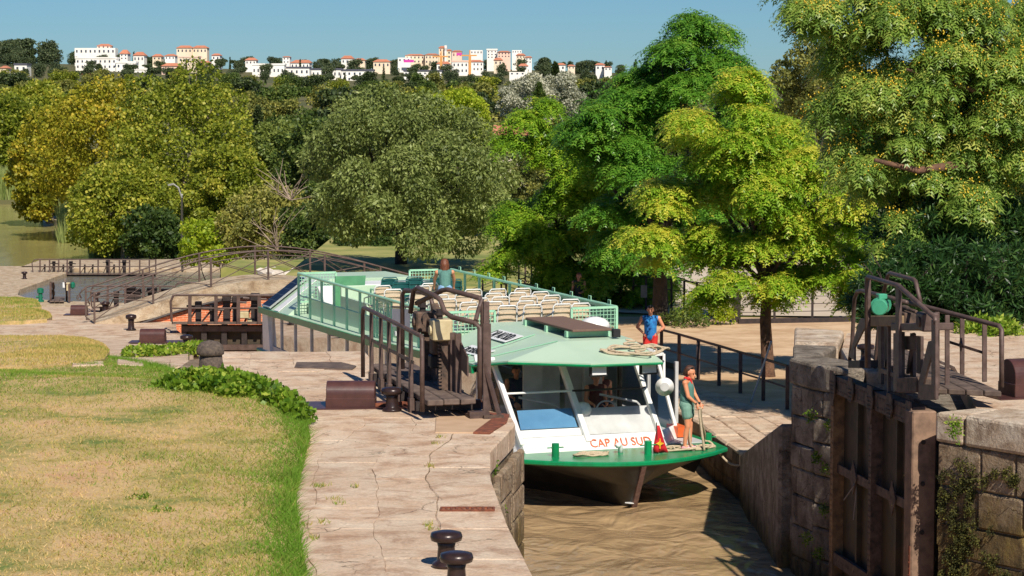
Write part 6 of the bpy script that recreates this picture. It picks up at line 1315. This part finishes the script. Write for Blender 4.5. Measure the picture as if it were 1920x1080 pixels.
# ---- generic simple figures
def figure(label, base, h, face, top, bottom, skin='skin_m', hair='hair_dark', pose='stand', vox=.014, lean=0.0, shoes='letter_black', arms='down', long_hair=False, broad_=1.0, group=None):
    k = h/1.75; base = V(base); f = V((math.cos(face),math.sin(face),0)); sd = V((f.y,-f.x,0)); Z = V((0,0,1))
    def q(a, b, z): return base+(f*a+sd*b+Z*z)*k
    hz = .93 if pose == 'stand' else .50
    ln = lean; hipc = q(-.02 if not ln else -.10,0,hz); ch = hipc+(f*math.sin(ln)+Z*math.cos(ln))*.36*k; nk = hipc+(f*math.sin(ln)+Z*math.cos(ln))*.52*k; upv = (f*math.sin(ln)+Z*math.cos(ln)); hcn = nk+(f*math.sin(ln*.6)+Z*math.cos(ln*.6))*.145*k+f*.02
    s_ = {1:nk-upv*.06*k+sd*.19*k*broad_, -1:nk-upv*.06*k-sd*.19*k*broad_}; look = (f+Z*(-.1-.5*(ln > .3))).normalized(); body = [(hipc, ch, .13*k*broad_, .14*k*broad_), (ch, nk-upv*.08*k, .14*k*broad_, .10*k), (nk-upv*.04*k, hcn-upv*.06*k, .058*k, .052*k), (s_[1], s_[-1], .065*k, .065*k)]+head_caps(hcn, look, k)
    legs = []; shoe = []
    for s in (1,-1):
        hp_ = hipc+sd*s*.095*k-Z*.03*k
        if pose == 'stand': kn_ = base+sd*s*.10*k+f*.03*k+Z*.50*k; an_ = base+sd*s*.10*k-f*.02*k+Z*.09*k
        else: kn_ = hp_+f*.42*k; an_ = kn_-Z*.38*k
        legs.append((hp_, kn_, an_)); body += [(hp_, kn_, .088*k, .06*k), (kn_, kn_.lerp(an_,.3)-f*.01, .056*k, .058*k), (kn_.lerp(an_,.3)-f*.01, an_, .058*k, .038*k), (an_, an_+f*.1*k-Z*.05*k, .04*k, .034*k)]; shoe.append((an_-Z*.05*k-f*.03*k, an_+f*.14*k-Z*.055*k, .044*k, .038*k))
        if arms == 'hips': e_ = s_[s]+sd*s*.13*k-Z*.24*k-f*.03*k; w_ = hipc+sd*s*.17*k+Z*.06*k+f*.06*k
        elif arms == 'reach': e_ = s_[s]+f*.16*k-Z*.20*k+sd*s*.06*k; w_ = e_+f*.14*k-Z*.18*k
        elif arms == 'lap': e_ = s_[s]-Z*.26*k+sd*s*.03*k; w_ = e_+f*.22*k-Z*.06*k-sd*s*.06*k
        else: e_ = s_[s]-Z*.28*k+sd*s*.03*k; w_ = e_-Z*.24*k+f*.05*k
        body += [(s_[s], e_, .056*k, .044*k), (e_, w_, .044*k, .029*k)]+hand_caps(w_, (w_-e_), f if arms != 'hips' else -sd*s, .5)
    parts = [('body', body, vox*.75, skin), ('shirt', [(hipc+upv*.02, ch, .145*k*broad_, .155*k*broad_), (ch, nk-upv*.10*k, .155*k*broad_, .115*k), (s_[1]-sd*.05*k, s_[-1]+sd*.05*k, .078*k, .078*k)], vox, top),
      ('trousers', [(hipc+sd*.05*k, hipc-sd*.05*k, .14*k, .14*k)]+[(a, a.lerp(b,.62), .108*k, .09*k) for a, b, c in legs], vox, bottom)]
    if long_hair: parts.append(('hair', [(hcn+Z*.05*k-f*.03*k, hcn-f*.055*k, .112*k, .112*k), (hcn-f*.06*k, hcn-f*.085*k-Z*.15*k, .105*k, .085*k), (hcn-f*.05*k+sd*.05*k, hcn-f*.07*k-Z*.19*k+sd*.07*k, .07*k, .05*k), (hcn-f*.05*k-sd*.05*k, hcn-f*.07*k-Z*.17*k-sd*.07*k, .07*k, .05*k)], .010, hair))
    else: parts.append(('hair', [(hcn+Z*.05*k-f*.025*k, hcn+Z*.02*k-f*.045*k, .094*k, .088*k), (hcn+Z*.085*k+f*.03*k, hcn+Z*.075*k-f*.03*k, .06*k, .07*k)], .011, hair))
    for sh_ in shoe: parts.append(('shoe', [sh_], vox, shoes))
    t = person(label, base, parts, group)
    if abs(math.sin(face)) > -2 and f.y < .4: eyes(t, hcn, look, k)
    return t
def face_cam(p, off=0): return math.atan2(-p.y, -p.x)+off
p = G(1219,697,Q1)+V((0,0,.005)); figure('man in a blue sleeveless shirt and red shorts with hands on hips by the railing', p, 1.74, face_cam(p,-.1), 'blue_top', 'red_short', 'skin_m', 'hair_dark', arms='hips', broad_=1.12)
p = bw(-.02,12.1,UD+.005); figure('woman in a green tank top and denim shorts bending over chairs on the sun deck', p, 1.66, TH+math.pi/2-.25, 'teal_top', 'denim', 'skin_w', 'hair_auburn', lean=.42, arms='reach', long_hair=True)
p = G(1086,587,Q1); p.y += .6; figure('man with reddish hair in a dark top sitting behind the boat railing', V((p.x,p.y,Q1+.02)), 1.70, face_cam(p,-.3), 'dark_top', 'dark_top', 'skin_m', 'hair_auburn', pose='sit', arms='lap')
sbx = MB().box(p.x-.5,p.x+.5,p.y-.25,p.y+.2,Q1,Q1+.40).build('bench_block', 'bridge_stone', bevel=.02); tag(sbx, 'low stone block seat behind the boat railing', 'seat')
p = bw(-1.75,16.6,1.035); figure('grey-haired passenger in an orange top at a stern window of the boat', p, 1.70, TH+math.pi+.3, 'orange_top', 'navy_top', 'skin_m', 'hair_grey', pose='sit', arms='lap')
for lab, x, y, tp, hr_ in (('passenger in a cap and dark blue shirt behind the left windscreen pane', -1.55,4.4,'navy_top','hair_dark'), ('passenger in navy sitting in the middle of the left windscreen', -.75,4.9,'navy_top','hair_dark'), ('passenger in navy sitting just left of the central window post', -.2,5.1,'navy_top','hair_brown'), ('helmsman in maroon behind the right windscreen pane', .45,3.3,'maroon_top','hair_dark'), ('passenger in maroon leaning behind the helmsman', .85,4.0,'maroon_top','hair_dark')):
    p = bw(x, y, 1.035); figure(lab, p, 1.72, TH-math.pi/2, tp, 'navy_top', 'skin_m', hr_, pose='sit', arms='lap', vox=.02)
    s_ = bp('bench', MB().box(x-.25,x+.25,y-.05,y+.35,1.03,1.45), 'cabin_grey', bevel=.02)
# ================================================================== THE TOWN ON THE HILL
def house(label, x0, x1, y0, y1, d, wall='town_white', roof='tile', rh=5, wins=None, rows=1, cat='house', name='town_house', depth=11):
    k = d/FPX; a = D(x0, y1, d); b = D(x1, y0, d); t = thing(name, label, cat, ((a.x+b.x)/2, d, a.z), 0, 'buildings of the hill town')
    zb = min(a.z, terrain((a.x+b.x)/2, d))-3
    w_ = MB().box(a.x, b.x, d, d+depth, zb, b.z).build('wall', wall, t)
    e = .5
    if roof == 'tile':
        h = rh*k; mb = MB(); m_ = (a.x+b.x)/2; ov = min((b.x-a.x)*.22, depth*.5)
        mb.add([(a.x-e,d-e,b.z+.05),(b.x+e,d-e,b.z+.05),(b.x+e,d+depth+e,b.z+.05),(a.x-e,d+depth+e,b.z+.05),(a.x+ov,d+depth/2,b.z+h),(b.x-ov,d+depth/2,b.z+h)], [(0,1,5,4),(1,2,5),(2,3,4,5),(3,0,4),(3,2,1,0)]); mb.build('roof', 'roof_tile', t)
    elif roof: MB().box(a.x-.3, b.x+.3, d-.3, d+depth, b.z+.02, b.z+.9).build('roof', roof, t)
    n = wins or max(2, int((x1-x0)/7)); hz = (b.z-a.z)
    for r in range(rows):
        for i in range(n):
            cx = a.x+(b.x-a.x)*(i+.5)/n; cz = b.z-hz*(r+.5)/rows; ww = min(1.4, (b.x-a.x)/n*.34); wh = min(1.6, hz/rows*.42); MB().box(cx-ww/2, cx+ww/2, d-.12, d-.02, cz-wh/2, cz+wh/2).build('window', 'town_window', t)
    return t
H = [('long low white building on the hilltop at the left',140,216,90,102,1480,'town_white',None,0,9,1),('red-roofed penthouse on the long white building',182,206,86,91,1484,'town_pink','tile',4,3,1),
('big stepped white apartment block at the left, main part',142,218,110,140,1330,'town_white','town_white',0,9,3),('right terrace wing of the stepped white block',218,254,118,141,1328,'town_white','town_white',0,4,2),('lowest white wing of the stepped apartment block',246,280,131,142,1322,'town_white','town_white',0,4,1),
('white flat-roofed hall in front of the stepped block',182,246,146,166,1240,'town_white','town_white',0,6,1),('pink house left of the white hall',140,181,140,158,1250,'town_pink','tile',3,4,1),('small red roof house in front of the stepped block',181,199,136,146,1300,'town_cream','tile',4,2,1),
('narrow white house with steep red roof above the stepped block',225,239,101,112,1420,'town_white','tile',8,2,2),('white gabled house right of the steep red roof',250,270,104,116,1400,'town_white','tile',7,3,1),('orange roofed house under the umbrella pine',286,302,106,113,1410,'town_cream','tile',5,2,1),('low house with orange roof left of the twin-roofed mansion',309,328,105,112,1430,'town_white','tile',4,3,1),
('cream apartment house with terraces below the mansion',335,372,108,125,1360,'town_cream','town_pink',0,5,2),('mansion on the skyline, left half with red hip roof',331,360,90,100,1520,'town_cream','tile',5,4,1),('mansion on the skyline, right half with red hip roof',361,388,90,100,1522,'town_cream','tile',5,4,1),('house with orange roof and white gable low on the slope',303,337,124,141,1290,'town_pink','tile',6,4,2),
('small pale house right of the cream apartment house',374,392,118,128,1370,'town_pink','tile',4,2,1),('white house with red roof right of the mansion',397,412,104,113,1440,'town_white','tile',4,2,1),('pale house half hidden behind the left wood',0,12,128,140,1150,'town_cream','tile',5,2,1),('grey roofed house in the trees at the left edge',27,50,122,134,1200,'town_white','roof_grey',0,2,1),
('red roofed house above the white warehouse',460,480,113,121,1420,'town_white','tile',5,3,1),('tall narrow white house with chimney',530,543,107,119,1430,'town_white','tile',2,2,2),('wide house with orange roof right of the narrow one',545,580,118,128,1400,'town_white','tile',6,5,1),('long white warehouse in the middle of the slope',473,533,122,142,1300,'town_white','town_white',0,8,1),('white warehouse extension with grey roof',533,580,128,141,1310,'town_white','roof_grey',0,5,1),
('modern white building with dark upper band',584,640,131,146,1260,'town_white','roof_grey',0,7,1),('modern white block at the right end of the banded building',640,700,133,153,1250,'town_white','roof_grey',0,6,2),('white gabled house on the ridge left of the fir',640,662,110,120,1440,'town_white','tile',6,3,1),('small orange house right of the ridge gable',664,684,113,121,1450,'town_cream','tile',4,2,1),('cream house with wide orange roof on the ridge',700,731,116,127,1430,'town_cream','tile',5,4,1),('house with orange roof at the foot of the ridge fir',562,582,117,126,1420,'town_white','tile',5,2,1),
('white building with pink panels left of the tower block',746,770,108,117,1500,'town_white',None,0,3,1),('long low apartment row with pink roofs, left part',760,796,104,119,1510,'town_cream','tile',3,5,2),('long low apartment row with pink roofs, right part',797,822,103,120,1505,'town_cream','tile',3,4,2),('tower block with red roof, highest of the town',823,836,90,120,1515,'town_cream','tile',4,2,4),('lower half of the tower block beside its white lift shaft',838,846,95,118,1514,'town_cream','tile',3,1,3),('white lift shaft of the tower block',833.5,837.5,85,100,1512,'town_white',None,0,2,1),('pink roofed block right of the tower',848,866,97,108,1520,'town_pink','tile',3,3,1),
('dark long roof hall below the apartment row',757,828,134,141,1290,'town_white','roof_grey',0,8,1),('white house with red roof beside the left crane',819,844,120,133,1400,'town_white','tile',5,3,1),('white building with flat orange roof between the cranes',848,878,116,138,1380,'town_white','town_pink',0,4,2),('wide white building with orange roof right of the cranes',879,906,116,134,1385,'town_white','tile',4,4,2),('white industrial frame building on the skyline',882,905,94,102,1560,'town_white',None,0,4,1),('white block of flats at the right of the skyline',913,932,94,110,1540,'town_white','town_white',0,3,3),('pink roofed flats right of the white block',933,957,98,108,1535,'town_pink','tile',3,4,2),('red roofed house below the white block',926,942,113,122,1440,'town_cream','tile',5,2,1),('stepped pink and white flats at the right end',968,985,104,116,1500,'town_cream','tile',4,3,2),('rightmost stepped flats with red roof',985,997,108,119,1498,'town_white','tile',3,2,2),('white frame sign structure on the skyline',960,978,94,100,1560,'town_white',None,0,4,1),('small house with orange roof below the stepped flats',973,990,124,131,1400,'town_white','tile',5,2,1),('pale low buildings in the trees right of the crane',955,985,135,141,1250,'town_white',None,0,3,1),
('white house with red roof alone at the right of the ridge',1042,1060,122,132,1380,'town_white','tile',4,2,1),('white house at the foot of the right ridge',1117,1134,122,132,1360,'town_white','tile',4,2,1),('small pale house peeping over the chinaberry',1133,1147,126,133,1350,'town_white','tile',2,2,1),('low pale house on the ridge left of the white poplars',1065,1078,124,130,1420,'town_cream','tile',3,2,1)]
for lab, x0, x1, y0, y1, d, w, r, rh, nw, rows in H: house(lab, x0, x1, y0, y1, d, w, r, rh, nw, rows)
cr_no = 0
for lab, x, yt, yb, d in (('orange construction crane left of the wide white building', 827,106,136,1370), ('orange construction crane with short jib in the middle of the town', 881,104,138,1365)):
    t = thing('construction_crane', lab, 'crane', D(x, yb, d), 0, 'orange construction cranes')
    a, b = D(x, yb+6, d), D(x, yt, d); MB().bar(a, b, 1.5, 1.5).build('mast', 'crane_orange', t); MB().bar(b+V((-5,0,0)), b+V((4,0,0)), .8, .8).build('jib', 'crane_orange', t); MB().bar(b, b+V((0,0,3)), .7, .7).build('cap', 'crane_orange', t)
for lab, x0, x1, y0, y1, d in (('magenta banner below the apartment row', 757,776,112,117,1495), ('magenta banner right of the tower block', 856,866,99,104,1505)):
    a, b = D(x0, y1, d), D(x1, y0, d); tag(MB().box(a.x,b.x,d,d+.3,a.z,b.z).build('banner', 'magenta'), lab, 'banner')
# small house between the ash and the chinaberries
t = thing('garden_house', 'cream house with orange tiled roof between the ash and the chinaberries', 'house', D(950,300,250)); k = 250/FPX
a, b = D(924,300,250), D(985,255,250); MB().box(a.x,b.x,250,258,a.z-3,b.z).build('wall', 'house_wall', t)
mb = MB(); e = .4; mb.add([(a.x-e,249.5,b.z),(b.x+e,249.5,b.z),(b.x+e,258.5,b.z),(a.x-e,258.5,b.z),(a.x-e,254,b.z+1.1),(b.x+e,254,b.z+1.1)], [(0,1,5,4),(2,3,4,5),(1,2,5),(3,0,4),(3,2,1,0)]); mb.build('roof', 'roof_tile', t)
MB().box(a.x+.2,b.x,249.4,249.98,D(0,286,250).z,D(0,283,250).z).build('ledge', 'roof_tile', t)
for x in (936,958,972): p = D(x,268,250); MB().box(p.x-.3,p.x+.3,249.9,249.98,p.z-.45,p.z+.45).build('window', 'town_window', t)
